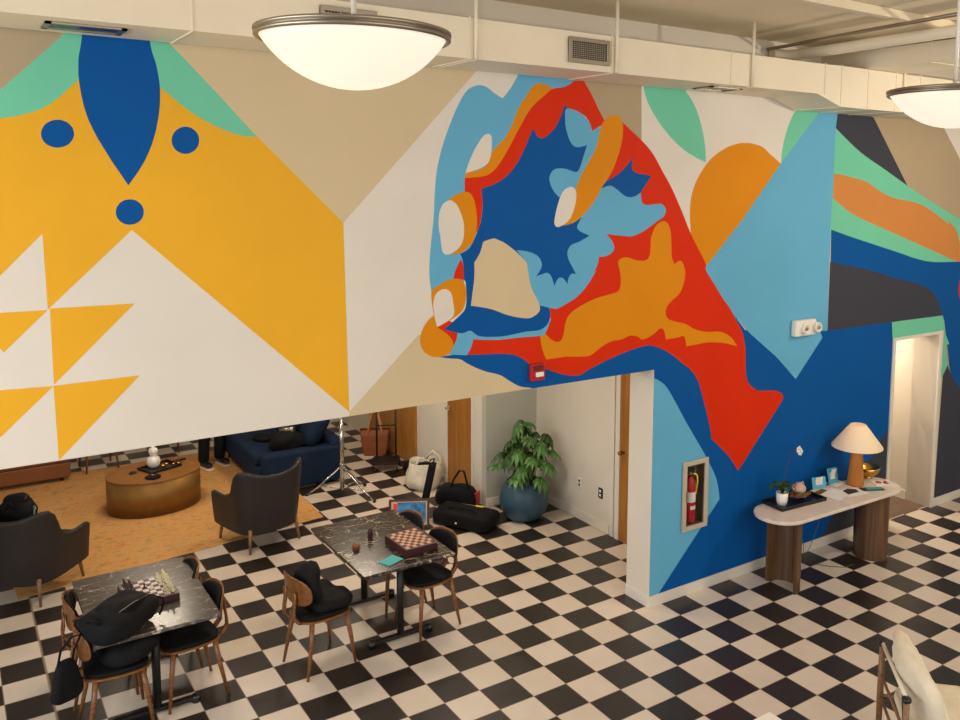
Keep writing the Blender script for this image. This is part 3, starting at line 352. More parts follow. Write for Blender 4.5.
('red', [(-0.994,4.678),(-0.974,4.685),(-0.951,4.689),(-0.928,4.692),(-0.904,4.696),(-0.883,4.702),(-0.864,4.709),(-0.846,4.717),(-0.829,4.725),(-0.812,4.734),(-0.796,4.744),(-0.791,4.756),(-0.681,4.764),(-0.662,4.74),(-0.642,4.716),(-0.623,4.693),(-0.605,4.669),(-0.589,4.646),(-0.574,4.624),(-0.56,4.602),(-0.548,4.581),(-0.535,4.56),(-0.521,4.538),(-0.505,4.517),(-0.489,4.495),(-0.473,4.474),(-0.456,4.452),(-0.439,4.431),(-0.5,4.399),(-0.588,4.35),(-0.591,4.365),(-0.595,4.38),(-0.599,4.394),(-0.604,4.408),(-0.611,4.421),(-0.619,4.434),(-0.629,4.447),(-0.64,4.459),(-0.651,4.47),(-0.664,4.48),(-0.677,4.487),(-0.691,4.493),(-0.706,4.498),(-0.721,4.503),(-0.736,4.506),(-0.873,4.499),(-0.874,4.563),(-0.878,4.547),(-0.884,4.53),(-0.89,4.514),(-0.897,4.496),(-0.905,4.478),(-0.915,4.458),(-0.926,4.437),(-0.938,4.415),(-0.951,4.394),(-0.966,4.375),(-0.982,4.358),(-0.999,4.342),(-1.017,4.326),(-1.035,4.313),(-1.051,4.303),(-1.064,4.295),(-1.077,4.29),(-1.09,4.286),(-1.101,4.285),(-1.111,4.285),(-1.12,4.287),(-1.128,4.292),(-1.135,4.298),(-1.142,4.305),(-1.148,4.313),(-1.153,4.321),(-1.159,4.329),(-1.163,4.338),(-1.168,4.347),(-1.172,4.357),(-1.179,4.349),(-1.186,4.34),(-1.193,4.331),(-1.2,4.319),(-1.207,4.307),(-1.216,4.29),(-1.225,4.271),(-1.234,4.25),(-1.244,4.228),(-1.254,4.207),(-1.265,4.188),(-1.275,4.168),(-1.287,4.148),(-1.299,4.128),(-1.312,4.108),(-1.326,4.088),(-1.341,4.068),(-1.357,4.048),(-1.375,4.028),(-1.393,4.01),(-1.414,3.992),(-1.435,3.975),(-1.458,3.959),(-1.482,3.945),(-1.508,3.931),(-1.535,3.919),(-1.563,3.909),(-1.593,3.899),(-1.623,3.891),(-1.654,3.882),(-1.651,3.868),(-1.647,3.852),(-1.645,3.835),(-1.643,3.817),(-1.643,3.796),(-1.643,3.772),(-1.644,3.745),(-1.646,3.717),(-1.649,3.689),(-1.654,3.662),(-1.659,3.638),(-1.666,3.614),(-1.674,3.592),(-1.683,3.57),(-1.691,3.548),(-1.753,3.568),(-1.775,3.835),(-1.801,3.863),(-1.801,3.963),(-1.787,3.963),(-1.772,3.964),(-1.756,3.964),(-1.739,3.966),(-1.72,3.968),(-1.698,3.97),(-1.673,3.972),(-1.647,3.976),(-1.621,3.981),(-1.598,3.988),(-1.578,3.998),(-1.559,4.01),(-1.542,4.024),(-1.525,4.039),(-1.508,4.056),(-1.492,4.075),(-1.476,4.095),(-1.461,4.116),(-1.445,4.139),(-1.429,4.164),(-1.411,4.191),(-1.392,4.221),(-1.373,4.252),(-1.355,4.283),(-1.337,4.312),(-1.32,4.339),(-1.303,4.366),(-1.287,4.393),(-1.271,4.418),(-1.256,4.441),(-1.242,4.462),(-1.229,4.48),(-1.216,4.497),(-1.202,4.514),(-1.185,4.532),(-1.164,4.551),(-1.139,4.572),(-1.113,4.592),(-1.088,4.61),(-1.066,4.627),(-1.05,4.64),(-1.036,4.651),(-1.024,4.662),(-1.01,4.671)]),
('red', [(-1.837,3.346),(-1.848,3.327),(-1.859,3.308),(-1.869,3.29),(-1.877,3.274),(-1.885,3.258),(-1.89,3.244),(-1.894,3.231),(-1.896,3.22),(-1.898,3.208),(-1.9,3.198),(-1.806,3.187),(-1.807,3.208),(-1.807,3.228),(-1.808,3.248),(-1.809,3.267),(-1.811,3.283),(-1.813,3.297),(-1.816,3.31),(-1.82,3.321),(-1.824,3.332),(-1.828,3.341)]),
('red', [(-2.047,2.843),(-1.95,2.889),(-1.809,2.819),(-1.86,2.78),(-1.864,2.726),(-1.902,2.679),(-1.972,2.775)]),
('lblue', [(-1.864,2.788),(-1.754,2.79),(-1.725,2.725),(-1.729,2.709),(-1.733,2.694),(-1.737,2.679),(-1.742,2.665),(-1.748,2.652),(-1.754,2.64),(-1.762,2.629),(-1.77,2.619),(-1.779,2.609),(-1.788,2.599),(-1.977,2.627),(-1.967,2.63),(-1.957,2.632),(-1.948,2.636),(-1.938,2.64),(-1.93,2.645),(-1.922,2.652),(-1.915,2.66),(-1.909,2.669),(-1.903,2.678),(-1.897,2.687),(-1.892,2.695),(-1.887,2.702),(-1.883,2.71),(-1.879,2.718),(-1.875,2.727),(-1.872,2.738),(-1.87,2.75),(-1.868,2.762),(-1.866,2.775)]),
('lblue', [(-1.776,2.792),(-1.758,2.784),(-1.739,2.776),(-1.717,2.769),(-1.693,2.762),(-1.664,2.756),(-1.629,2.751),(-1.589,2.746),(-1.546,2.742),(-1.501,2.739),(-1.458,2.737),(-1.416,2.737),(-1.373,2.738),(-1.331,2.741),(-1.288,2.745),(-1.244,2.752),(-1.199,2.762),(-1.152,2.774),(-1.106,2.789),(-1.058,2.804),(-1.01,2.821),(-0.988,2.825),(-0.995,2.804),(-1.003,2.784),(-1.011,2.765),(-1.019,2.748),(-1.027,2.733),(-1.034,2.72),(-1.04,2.709),(-1.047,2.7),(-1.056,2.693),(-1.071,2.689),(-1.104,2.687),(-1.146,2.687),(-1.194,2.688),(-1.244,2.69),(-1.292,2.691),(-1.338,2.692),(-1.386,2.692),(-1.435,2.692),(-1.482,2.694),(-1.527,2.696),(-1.57,2.699),(-1.611,2.703),(-1.652,2.708),(-1.691,2.714),(-1.73,2.719)]),
('dblue', [(-0.874,4.563),(-0.843,4.537),(-0.713,4.321),(-0.556,4.28),(-0.553,4.145),(-0.54,3.455),(-0.694,3.123),(-0.949,2.93),(-1.011,2.906),(-1.006,2.898),(-1.002,2.891),(-0.998,2.882),(-0.996,2.872),(-0.996,2.861),(-0.997,2.848),(-0.999,2.832),(-1.003,2.816),(-1.009,2.8),(-1.017,2.786),(-1.029,2.774),(-1.042,2.762),(-1.057,2.752),(-1.075,2.743),(-1.097,2.737),(-1.121,2.734),(-1.147,2.733),(-1.177,2.734),(-1.209,2.735),(-1.244,2.734),(-1.282,2.731),(-1.325,2.726),(-1.369,2.722),(-1.414,2.718),(-1.458,2.717),(-1.501,2.718),(-1.547,2.721),(-1.591,2.725),(-1.631,2.73),(-1.664,2.737),(-1.688,2.745),(-1.707,2.758),(-1.723,2.77),(-1.738,2.781),(-1.754,2.788),(-1.769,2.789),(-1.783,2.785),(-1.797,2.78),(-1.813,2.776),(-1.831,2.776),(-1.857,2.781),(-1.885,2.788),(-1.916,2.798),(-1.949,2.809),(-1.983,2.82),(-1.944,2.845),(-1.907,2.87),(-1.873,2.894),(-1.844,2.916),(-1.82,2.936),(-1.807,2.95),(-1.798,2.963),(-1.793,2.977),(-1.79,2.992),(-1.787,3.011),(-1.785,3.038),(-1.785,3.07),(-1.787,3.103),(-1.789,3.134),(-1.791,3.157),(-1.793,3.167),(-1.796,3.176),(-1.8,3.184),(-1.804,3.189),(-1.809,3.193),(-1.809,3.221),(-1.81,3.249),(-1.811,3.276),(-1.812,3.3),(-1.815,3.322),(-1.819,3.339),(-1.823,3.354),(-1.829,3.367),(-1.835,3.379),(-1.841,3.39),(-1.824,3.395),(-1.808,3.401),(-1.792,3.408),(-1.777,3.416),(-1.764,3.425),(-1.753,3.436),(-1.744,3.45),(-1.735,3.464),(-1.728,3.478),(-1.72,3.491),(-1.714,3.502),(-1.708,3.512),(-1.703,3.523),(-1.697,3.534),(-1.691,3.548),(-1.684,3.564),(-1.677,3.582),(-1.669,3.602),(-1.662,3.622),(-1.656,3.643),(-1.651,3.665),(-1.648,3.687),(-1.645,3.71),(-1.643,3.734),(-1.643,3.758),(-1.643,3.782),(-1.645,3.807),(-1.647,3.832),(-1.65,3.857),(-1.654,3.882),(-1.623,3.891),(-1.593,3.899),(-1.563,3.909),(-1.535,3.919),(-1.508,3.931),(-1.482,3.945),(-1.458,3.959),(-1.435,3.975),(-1.414,3.992),(-1.393,4.01),(-1.375,4.028),(-1.357,4.048),(-1.341,4.068),(-1.326,4.088),(-1.312,4.108),(-1.299,4.128),(-1.287,4.148),(-1.275,4.168),(-1.265,4.188),(-1.254,4.207),(-1.244,4.228),(-1.234,4.25),(-1.225,4.271),(-1.216,4.29),(-1.207,4.307),(-1.2,4.319),(-1.193,4.331),(-1.186,4.34),(-1.179,4.349),(-1.172,4.357),(-1.168,4.347),(-1.163,4.338),(-1.159,4.329),(-1.153,4.321),(-1.148,4.313),(-1.142,4.305),(-1.135,4.298),(-1.128,4.292),(-1.12,4.287),(-1.111,4.285),(-1.101,4.285),(-1.09,4.286),(-1.077,4.29),(-1.064,4.295),(-1.051,4.303),(-1.035,4.313),(-1.017,4.326),(-0.999,4.342),(-0.982,4.358),(-0.966,4.375),(-0.951,4.394),(-0.938,4.415),(-0.926,4.437),(-0.915,4.458),(-0.905,4.478),(-0.897,4.496),(-0.89,4.514),(-0.884,4.53),(-0.878,4.547)]),
('lblue', [(-0.863,4.524),(-0.857,4.529),(-0.849,4.532),(-0.84,4.533),(-0.829,4.533),(-0.818,4.532),(-0.804,4.531),(-0.788,4.528),(-0.77,4.524),(-0.753,4.52),(-0.736,4.514),(-0.721,4.508),(-0.706,4.501),(-0.691,4.493),(-0.677,4.485),(-0.664,4.476),(-0.651,4.466),(-0.639,4.455),(-0.628,4.444),(-0.619,4.433),(-0.611,4.421),(-0.605,4.409),(-0.6,4.396),(-0.598,4.383),(-0.595,4.37),(-0.594,4.356),(-0.5,4.412),(-0.422,4.253),(-0.482,3.886),(-0.458,3.894),(-0.435,3.901),(-0.413,3.907),(-0.393,3.91),(-0.374,3.911),(-0.358,3.909),(-0.344,3.904),(-0.331,3.897),(-0.319,3.889),(-0.305,3.88),(-0.289,3.87),(-0.272,3.858),(-0.255,3.846),(-0.237,3.835),(-0.22,3.827),(-0.203,3.821),(-0.186,3.817),(-0.169,3.814),(-0.152,3.814),(-0.135,3.816),(-0.117,3.821),(-0.098,3.831),(-0.079,3.841),(-0.063,3.85),(-0.051,3.854),(-0.044,3.853),(-0.042,3.848),(-0.042,3.841),(-0.042,3.832),(-0.041,3.824),(-0.038,3.814),(-0.036,3.801),(-0.033,3.788),(-0.029,3.775),(-0.023,3.766),(-0.014,3.759),(-0.004,3.753),(0.009,3.749),(0.023,3.746),(0.039,3.745),(0.065,3.746),(0.098,3.749),(0.133,3.753),(0.166,3.755),(0.193,3.754),(0.213,3.748),(0.228,3.739),(0.24,3.728),(0.249,3.716),(0.254,3.704),(0.256,3.692),(0.254,3.679),(0.249,3.666),(0.241,3.654),(0.231,3.642),(0.219,3.632),(0.204,3.624),(0.186,3.616),(0.167,3.607),(0.146,3.597),(0.122,3.583),(0.095,3.568),(0.067,3.551),(0.039,3.536),(0.011,3.522),(-0.016,3.511),(-0.042,3.5),(-0.069,3.49),(-0.095,3.483),(-0.122,3.477),(-0.148,3.475),(-0.173,3.476),(-0.198,3.478),(-0.225,3.481),(-0.254,3.484),(-0.285,3.486),(-0.318,3.49),(-0.352,3.494),(-0.387,3.499),(-0.422,3.503),(-0.405,3.488),(-0.388,3.474),(-0.373,3.459),(-0.36,3.445),(-0.35,3.431),(-0.341,3.418),(-0.335,3.404),(-0.331,3.392),(-0.33,3.379),(-0.332,3.368),(-0.339,3.357),(-0.35,3.346),(-0.363,3.336),(-0.379,3.327),(-0.395,3.32),(-0.413,3.315),(-0.433,3.312),(-0.455,3.311),(-0.477,3.31),(-0.5,3.309),(-0.5,3.298),(-0.5,3.287),(-0.502,3.275),(-0.504,3.263),(-0.508,3.25),(-0.516,3.235),(-0.526,3.217),(-0.537,3.2),(-0.546,3.186),(-0.551,3.178),(-0.548,3.178),(-0.54,3.185),(-0.53,3.194),(-0.523,3.201),(-0.523,3.199),(-0.53,3.187),(-0.543,3.168),(-0.559,3.146),(-0.577,3.122),(-0.596,3.099),(-0.616,3.077),(-0.638,3.054),(-0.662,3.03),(-0.689,3.008),(-0.718,2.988),(-0.752,2.968),(-0.792,2.95),(-0.832,2.933),(-0.869,2.918),(-0.897,2.907),(-0.908,2.903),(-0.917,2.9),(-0.926,2.898),(-0.936,2.898),(-0.948,2.899),(-0.971,2.904),(-0.999,2.91),(-1.03,2.918),(-1.064,2.928),(-1.099,2.937),(-1.119,2.97),(-1.138,3.001),(-1.156,3.032),(-1.172,3.062),(-1.186,3.09),(-1.195,3.118),(-1.202,3.144),(-1.207,3.169),(-1.212,3.192),(-1.216,3.214),(-1.22,3.233),(-1.223,3.25),(-1.226,3.266),(-1.228,3.281),(-1.231,3.295),(-1.332,3.399),(-1.309,3.397),(-1.287,3.394),(-1.265,3.391),(-1.244,3.388),(-1.224,3.383),(-1.205,3.378),(-1.187,3.373),(-1.169,3.366),(-1.153,3.359),(-1.139,3.352),(-1.127,3.344),(-1.117,3.335),(-1.108,3.325),(-1.1,3.316),(-1.095,3.305),(-1.09,3.295),(-1.087,3.284),(-1.085,3.272),(-1.086,3.26),(-1.089,3.248),(-1.095,3.235),(-1.104,3.222),(-1.115,3.208),(-1.127,3.194),(-1.14,3.179),(-1.126,3.183),(-1.113,3.186),(-1.1,3.189),(-1.088,3.192),(-1.076,3.194),(-1.066,3.197),(-1.057,3.2),(-1.048,3.202),(-1.04,3.203),(-1.032,3.202),(-1.023,3.199),(-1.015,3.195),(-1.006,3.19),(-0.999,3.182),(-0.992,3.173),(-0.984,3.16),(-0.978,3.145),(-0.971,3.127),(-0.964,3.108),(-0.958,3.089),(-0.952,3.101),(-0.946,3.113),(-0.94,3.124),(-0.934,3.133),(-0.928,3.141),(-0.923,3.146),(-0.918,3.15),(-0.912,3.153),(-0.907,3.155),(-0.901,3.156),(-0.894,3.156),(-0.888,3.155),(-0.881,3.153),(-0.874,3.15),(-0.867,3.146),(-0.859,3.139),(-0.851,3.13),(-0.842,3.12),(-0.833,3.109),(-0.823,3.097),(-0.822,3.108),(-0.821,3.119),(-0.819,3.129),(-0.817,3.138),(-0.814,3.147),(-0.809,3.155),(-0.804,3.164),(-0.797,3.171),(-0.791,3.177),(-0.783,3.181),(-0.775,3.182),(-0.766,3.182),(-0.756,3.18),(-0.746,3.178),(-0.736,3.174),(-0.743,3.185),(-0.75,3.196),(-0.758,3.207),(-0.765,3.219),(-0.773,3.233),(-0.783,3.248),(-0.794,3.265),(-0.805,3.282),(-0.814,3.299),(-0.821,3.314),(-0.826,3.327),(-0.828,3.339),(-0.83,3.349),(-0.829,3.36),(-0.827,3.37),(-0.823,3.381),(-0.817,3.392),(-0.81,3.403),(-0.801,3.412),(-0.789,3.421),(-0.775,3.428),(-0.757,3.433),(-0.738,3.438),(-0.718,3.443),(-0.699,3.449),(-0.68,3.457),(-0.66,3.466),(-0.64,3.475),(-0.62,3.485),(-0.6,3.494),(-0.623,3.502),(-0.646,3.51),(-0.667,3.518),(-0.685,3.525),(-0.7,3.533),(-0.711,3.539),(-0.72,3.546),(-0.726,3.553),(-0.73,3.56),(-0.732,3.569),(-0.73,3.579),(-0.724,3.591),(-0.716,3.603),(-0.708,3.615),(-0.702,3.626),(-0.696,3.637),(-0.691,3.648),(-0.686,3.658),(-0.681,3.668),(-0.676,3.678),(-0.806,3.711),(-0.914,3.814),(-0.923,3.819),(-0.932,3.826),(-0.941,3.833),(-0.95,3.841),(-0.959,3.85),(-0.969,3.861),(-0.979,3.874),(-0.989,3.887),(-0.998,3.901),(-1.005,3.914),(-1.01,3.928),(-1.015,3.943),(-1.018,3.957),(-1.018,3.971),(-1.016,3.985),(-1.01,3.998),(-1.001,4.012),(-0.99,4.025),(-0.976,4.036),(-0.962,4.044),(-0.945,4.048),(-0.925,4.05),(-0.904,4.05),(-0.883,4.049),(-0.862,4.047),(-0.84,4.043),(-0.816,4.037),(-0.793,4.03),(-0.772,4.024),(-0.754,4.022),(-0.743,4.024),(-0.734,4.027),(-0.728,4.033),(-0.722,4.041),(-0.716,4.049),(-0.709,4.064),(-0.701,4.081),(-0.694,4.101),(-0.686,4.122),(-0.679,4.142),(-0.671,4.162),(-0.663,4.183),(-0.655,4.204),(-0.647,4.225),(-0.639,4.246),(-0.663,4.239),(-0.687,4.233),(-0.71,4.228),(-0.731,4.226),(-0.75,4.226),(-0.766,4.23),(-0.78,4.236),(-0.792,4.245),(-0.803,4.257),(-0.814,4.271),(-0.825,4.289),(-0.835,4.311),(-0.844,4.335),(-0.852,4.358),(-0.859,4.38),(-0.863,4.4),(-0.865,4.419),(-0.866,4.437),(-0.867,4.454),(-0.867,4.47),(-0.868,4.483),(-0.869,4.496),(-0.868,4.507),(-0.867,4.516)]),
('sand', [(-1.638,3.473),(-1.631,3.476),(-1.623,3.479),(-1.616,3.482),(-1.607,3.484),(-1.597,3.487),(-1.587,3.49),(-1.575,3.492),(-1.562,3.494),(-1.549,3.497),(-1.536,3.499),(-1.517,3.492),(-1.497,3.484),(-1.477,3.476),(-1.457,3.467),(-1.437,3.457),(-1.416,3.444),(-1.395,3.43),(-1.374,3.415),(-1.352,3.4),(-1.331,3.383),(-1.311,3.367),(-1.291,3.35),(-1.271,3.332),(-1.251,3.314),(-1.231,3.295),(-1.228,3.281),(-1.226,3.266),(-1.223,3.25),(-1.22,3.233),(-1.216,3.214),(-1.211,3.192),(-1.207,3.168),(-1.202,3.142),(-1.195,3.116),(-1.186,3.09),(-1.173,3.064),(-1.156,3.035),(-1.138,3.007),(-1.122,2.981),(-1.111,2.959),(-1.105,2.942),(-1.101,2.928),(-1.099,2.914),(-1.1,2.902),(-1.106,2.89),(-1.116,2.879),(-1.13,2.868),(-1.148,2.859),(-1.166,2.851),(-1.184,2.845),(-1.199,2.842),(-1.215,2.842),(-1.231,2.843),(-1.248,2.845),(-1.268,2.848),(-1.293,2.853),(-1.322,2.859),(-1.352,2.867),(-1.382,2.875),(-1.411,2.884),(-1.44,2.894),(-1.469,2.906),(-1.497,2.918),(-1.525,2.929),(-1.551,2.939),(-1.576,2.946),(-1.6,2.953),(-1.623,2.958),(-1.644,2.963),(-1.665,2.967),(-1.683,2.971),(-1.701,2.975),(-1.717,2.978),(-1.732,2.981),(-1.747,2.983),(-1.744,3.003),(-1.741,3.023),(-1.738,3.043),(-1.735,3.064),(-1.732,3.085),(-1.728,3.108),(-1.725,3.131),(-1.721,3.154),(-1.718,3.178),(-1.716,3.201),(-1.715,3.224),(-1.714,3.247),(-1.715,3.271),(-1.715,3.294),(-1.716,3.317),(-1.705,3.332),(-1.693,3.347),(-1.683,3.362),(-1.673,3.377),(-1.665,3.392),(-1.658,3.408),(-1.652,3.424),(-1.647,3.44),(-1.642,3.456)]),
('orange', [(-0.466,4.448),(-0.457,4.457),(-0.447,4.466),(-0.437,4.474),(-0.425,4.482),(-0.413,4.488),(-0.4,4.493),(-0.385,4.498),(-0.369,4.502),(-0.354,4.504),(-0.34,4.504),(-0.327,4.502),(-0.315,4.499),(-0.303,4.493),(-0.292,4.486),(-0.282,4.478),(-0.274,4.467),(-0.268,4.454),(-0.262,4.44),(-0.258,4.424),(-0.256,4.405),(-0.256,4.383),(-0.257,4.359),(-0.26,4.332),(-0.264,4.305),(-0.269,4.279),(-0.276,4.253),(-0.283,4.228),(-0.291,4.202),(-0.3,4.176),(-0.311,4.151),(-0.322,4.126),(-0.333,4.1),(-0.346,4.075),(-0.36,4.049),(-0.376,4.023),(-0.395,3.996),(-0.416,3.968),(-0.439,3.94),(-0.461,3.913),(-0.482,3.886),(-0.5,3.859),(-0.518,3.833),(-0.536,3.808),(-0.554,3.783),(-0.573,3.76),(-0.593,3.738),(-0.614,3.718),(-0.635,3.698),(-0.656,3.68),(-0.676,3.663),(-0.695,3.649),(-0.712,3.636),(-0.73,3.625),(-0.748,3.615),(-0.766,3.607),(-0.786,3.6),(-0.806,3.595),(-0.826,3.59),(-0.847,3.587),(-0.868,3.584),(-0.807,3.752),(-0.786,3.802),(-0.765,3.851),(-0.745,3.898),(-0.725,3.941),(-0.707,3.978),(-0.692,4.006),(-0.676,4.029),(-0.661,4.05),(-0.646,4.07),(-0.631,4.092),(-0.615,4.115),(-0.599,4.138),(-0.582,4.161),(-0.567,4.184),(-0.554,4.207),(-0.544,4.231),(-0.535,4.255),(-0.528,4.279),(-0.522,4.302),(-0.517,4.322),(-0.512,4.34),(-0.509,4.355),(-0.507,4.369),(-0.504,4.382),(-0.5,4.395),(-0.494,4.407),(-0.488,4.418),(-0.482,4.429),(-0.474,4.439)]),
('dblue', [(-0.482,3.886),(-0.473,3.899),(-0.464,3.913),(-0.454,3.926),(-0.442,3.938),(-0.429,3.949),(-0.413,3.958),(-0.395,3.966),(-0.375,3.974),(-0.355,3.982),(-0.335,3.992),(-0.313,4.005),(-0.291,4.019),(-0.268,4.035),(-0.246,4.051),(-0.226,4.068),(-0.207,4.085),(-0.189,4.103),(-0.171,4.122),(-0.155,4.142),(-0.138,4.161),(-0.144,4.138),(-0.148,4.115),(-0.15,4.093),(-0.15,4.074),(-0.147,4.058),(-0.139,4.046),(-0.128,4.037),(-0.114,4.031),(-0.099,4.025),(-0.084,4.021),(-0.068,4.017),(-0.05,4.015),(-0.032,4.014),(-0.014,4.013),(0.002,4.011),(0.018,4.008),(0.034,4.006),(0.049,4.003),(0.064,4.0),(0.078,3.997),(0.067,3.984),(0.055,3.971),(0.043,3.958),(0.031,3.945),(0.019,3.931),(0.007,3.916),(-0.005,3.899),(-0.017,3.883),(-0.03,3.867),(-0.045,3.854),(-0.062,3.844),(-0.08,3.834),(-0.098,3.826),(-0.117,3.82),(-0.135,3.816),(-0.153,3.814),(-0.17,3.814),(-0.186,3.816),(-0.203,3.819),(-0.22,3.824),(-0.237,3.832),(-0.254,3.843),(-0.272,3.854),(-0.289,3.866),(-0.304,3.876),(-0.319,3.884),(-0.334,3.893),(-0.348,3.901),(-0.361,3.907),(-0.374,3.911),(-0.386,3.913),(-0.397,3.912),(-0.407,3.91),(-0.417,3.908),(-0.428,3.905),(-0.439,3.902),(-0.449,3.898),(-0.46,3.894),(-0.471,3.89)]),
('white', [(-0.964,3.621),(-0.962,3.635),(-0.959,3.653),(-0.955,3.672),(-0.951,3.692),(-0.945,3.712),(-0.939,3.732),(-0.932,3.754),(-0.925,3.775),(-0.917,3.796),(-0.909,3.813),(-0.901,3.829),(-0.894,3.842),(-0.886,3.855),(-0.877,3.865),(-0.867,3.875),(-0.855,3.883),(-0.841,3.89),(-0.827,3.896),(-0.813,3.899),(-0.801,3.901),(-0.791,3.901),(-0.781,3.898),(-0.772,3.893),(-0.764,3.887),(-0.757,3.881),(-0.752,3.874),(-0.748,3.865),(-0.746,3.856),(-0.744,3.846),(-0.744,3.834),(-0.744,3.82),(-0.745,3.804),(-0.748,3.787),(-0.751,3.769),(-0.755,3.751),(-0.761,3.733),(-0.767,3.714),(-0.775,3.694),(-0.783,3.676),(-0.793,3.659),(-0.803,3.644),(-0.816,3.631),(-0.829,3.618),(-0.842,3.608),(-0.856,3.598),(-0.869,3.59),(-0.884,3.584),(-0.899,3.579),(-0.912,3.575),(-0.924,3.573),(-0.932,3.573),(-0.94,3.575),(-0.946,3.577),(-0.952,3.581),(-0.956,3.586),(-0.96,3.591),(-0.962,3.597),(-0.964,3.604),(-0.965,3.612)]),
('white', [(-1.792,4.001),(-1.788,4.015),(-1.783,4.03),(-1.777,4.046),(-1.771,4.062),(-1.764,4.08),(-1.755,4.1),(-1.744,4.121),(-1.733,4.143),(-1.721,4.164),(-1.709,4.185),(-1.696,4.205),(-1.682,4.225),(-1.668,4.244),(-1.655,4.262),(-1.643,4.275),(-1.634,4.284),(-1.625,4.291),(-1.616,4.296),(-1.607,4.3),(-1.599,4.302),(-1.591,4.302),(-1.583,4.3),(-1.576,4.296),(-1.57,4.291),(-1.565,4.284),(-1.562,4.274),(-1.56,4.262),(-1.56,4.249),(-1.56,4.233),(-1.56,4.218),(-1.562,4.2),(-1.563,4.179),(-1.566,4.159),(-1.569,4.139),(-1.574,4.122),(-1.579,4.108),(-1.584,4.097),(-1.591,4.086),(-1.599,4.077),(-1.609,4.068),(-1.622,4.059),(-1.636,4.051),(-1.652,4.044),(-1.669,4.037),(-1.687,4.03),(-1.706,4.024),(-1.726,4.018),(-1.748,4.012),(-1.77,4.006)]),
('orange', [(-1.942,3.798),(-1.925,3.809),(-1.909,3.819),(-1.892,3.829),(-1.876,3.837),(-1.861,3.844),(-1.847,3.85),(-1.834,3.854),(-1.821,3.858),(-1.809,3.859),(-1.797,3.859),(-1.785,3.859),(-1.773,3.857),(-1.762,3.853),(-1.752,3.847),(-1.742,3.839),(-1.733,3.827),(-1.726,3.813),(-1.719,3.796),(-1.712,3.778),(-1.707,3.759),(-1.702,3.738),(-1.698,3.715),(-1.695,3.691),(-1.692,3.667),(-1.691,3.644),(-1.692,3.62),(-1.694,3.596),(-1.696,3.572),(-1.7,3.549),(-1.705,3.529),(-1.711,3.51),(-1.719,3.492),(-1.728,3.476),(-1.736,3.463),(-1.742,3.453),(-1.744,3.452),(-1.746,3.452),(-1.749,3.453),(-1.751,3.454),(-1.753,3.453),(-1.762,3.446),(-1.774,3.435),(-1.787,3.423),(-1.803,3.411),(-1.819,3.402),(-1.837,3.396),(-1.857,3.392),(-1.878,3.389),(-1.9,3.387),(-1.923,3.385),(-1.862,3.495)]),
('orange', [(-2.087,3.112),(-2.082,3.126),(-2.073,3.134),(-2.062,3.14),(-2.048,3.146),(-2.034,3.152),(-2.02,3.161),(-2.004,3.17),(-1.986,3.179),(-1.968,3.187),(-1.949,3.193),(-1.928,3.197),(-1.905,3.2),(-1.881,3.201),(-1.859,3.2),(-1.841,3.196),(-1.828,3.189),(-1.817,3.179),(-1.808,3.166),(-1.801,3.152),(-1.796,3.138),(-1.791,3.122),(-1.787,3.105),(-1.786,3.087),(-1.785,3.069),(-1.787,3.05),(-1.79,3.031),(-1.795,3.011),(-1.801,2.991),(-1.809,2.972),(-1.82,2.956),(-1.833,2.941),(-1.849,2.929),(-1.866,2.917),(-1.886,2.906),(-1.907,2.895),(-1.932,2.883),(-1.958,2.871),(-1.987,2.859),(-2.016,2.847),(-2.047,2.836),(-2.067,2.937),(-2.075,2.978),(-2.081,3.018),(-2.086,3.055),(-2.088,3.087)]),
('white', [(-1.934,3.796),(-1.944,3.793),(-1.954,3.789),(-1.965,3.783),(-1.976,3.776),(-1.985,3.766),(-1.993,3.756),(-2.001,3.744),(-2.008,3.73),(-2.014,3.714),(-2.019,3.696),(-2.021,3.674),(-2.023,3.647),(-2.023,3.62),(-2.022,3.595),(-2.021,3.575),(-2.02,3.566),(-2.018,3.559),(-2.016,3.553),(-2.013,3.546),(-2.011,3.537),(-2.008,3.518),(-2.006,3.494),(-2.002,3.467),(-1.999,3.443),(-1.995,3.424),(-1.992,3.415),(-1.988,3.407),(-1.983,3.4),(-1.977,3.395),(-1.97,3.391),(-1.961,3.389),(-1.951,3.388),(-1.94,3.389),(-1.928,3.391),(-1.916,3.395),(-1.904,3.4),(-1.89,3.407),(-1.876,3.416),(-1.863,3.425),(-1.852,3.434),(-1.843,3.443),(-1.835,3.453),(-1.829,3.462),(-1.824,3.473),(-1.819,3.484),(-1.815,3.496),(-1.811,3.508),(-1.809,3.521),(-1.807,3.535),(-1.806,3.551),(-1.806,3.568),(-1.806,3.586),(-1.807,3.606),(-1.81,3.626),(-1.814,3.646),(-1.821,3.666),(-1.829,3.688),(-1.839,3.709),(-1.849,3.729),(-1.857,3.745),(-1.864,3.755),(-1.871,3.764),(-1.878,3.771),(-1.886,3.777),(-1.894,3.783),(-1.901,3.787),(-1.909,3.792),(-1.917,3.795),(-1.925,3.796)]),
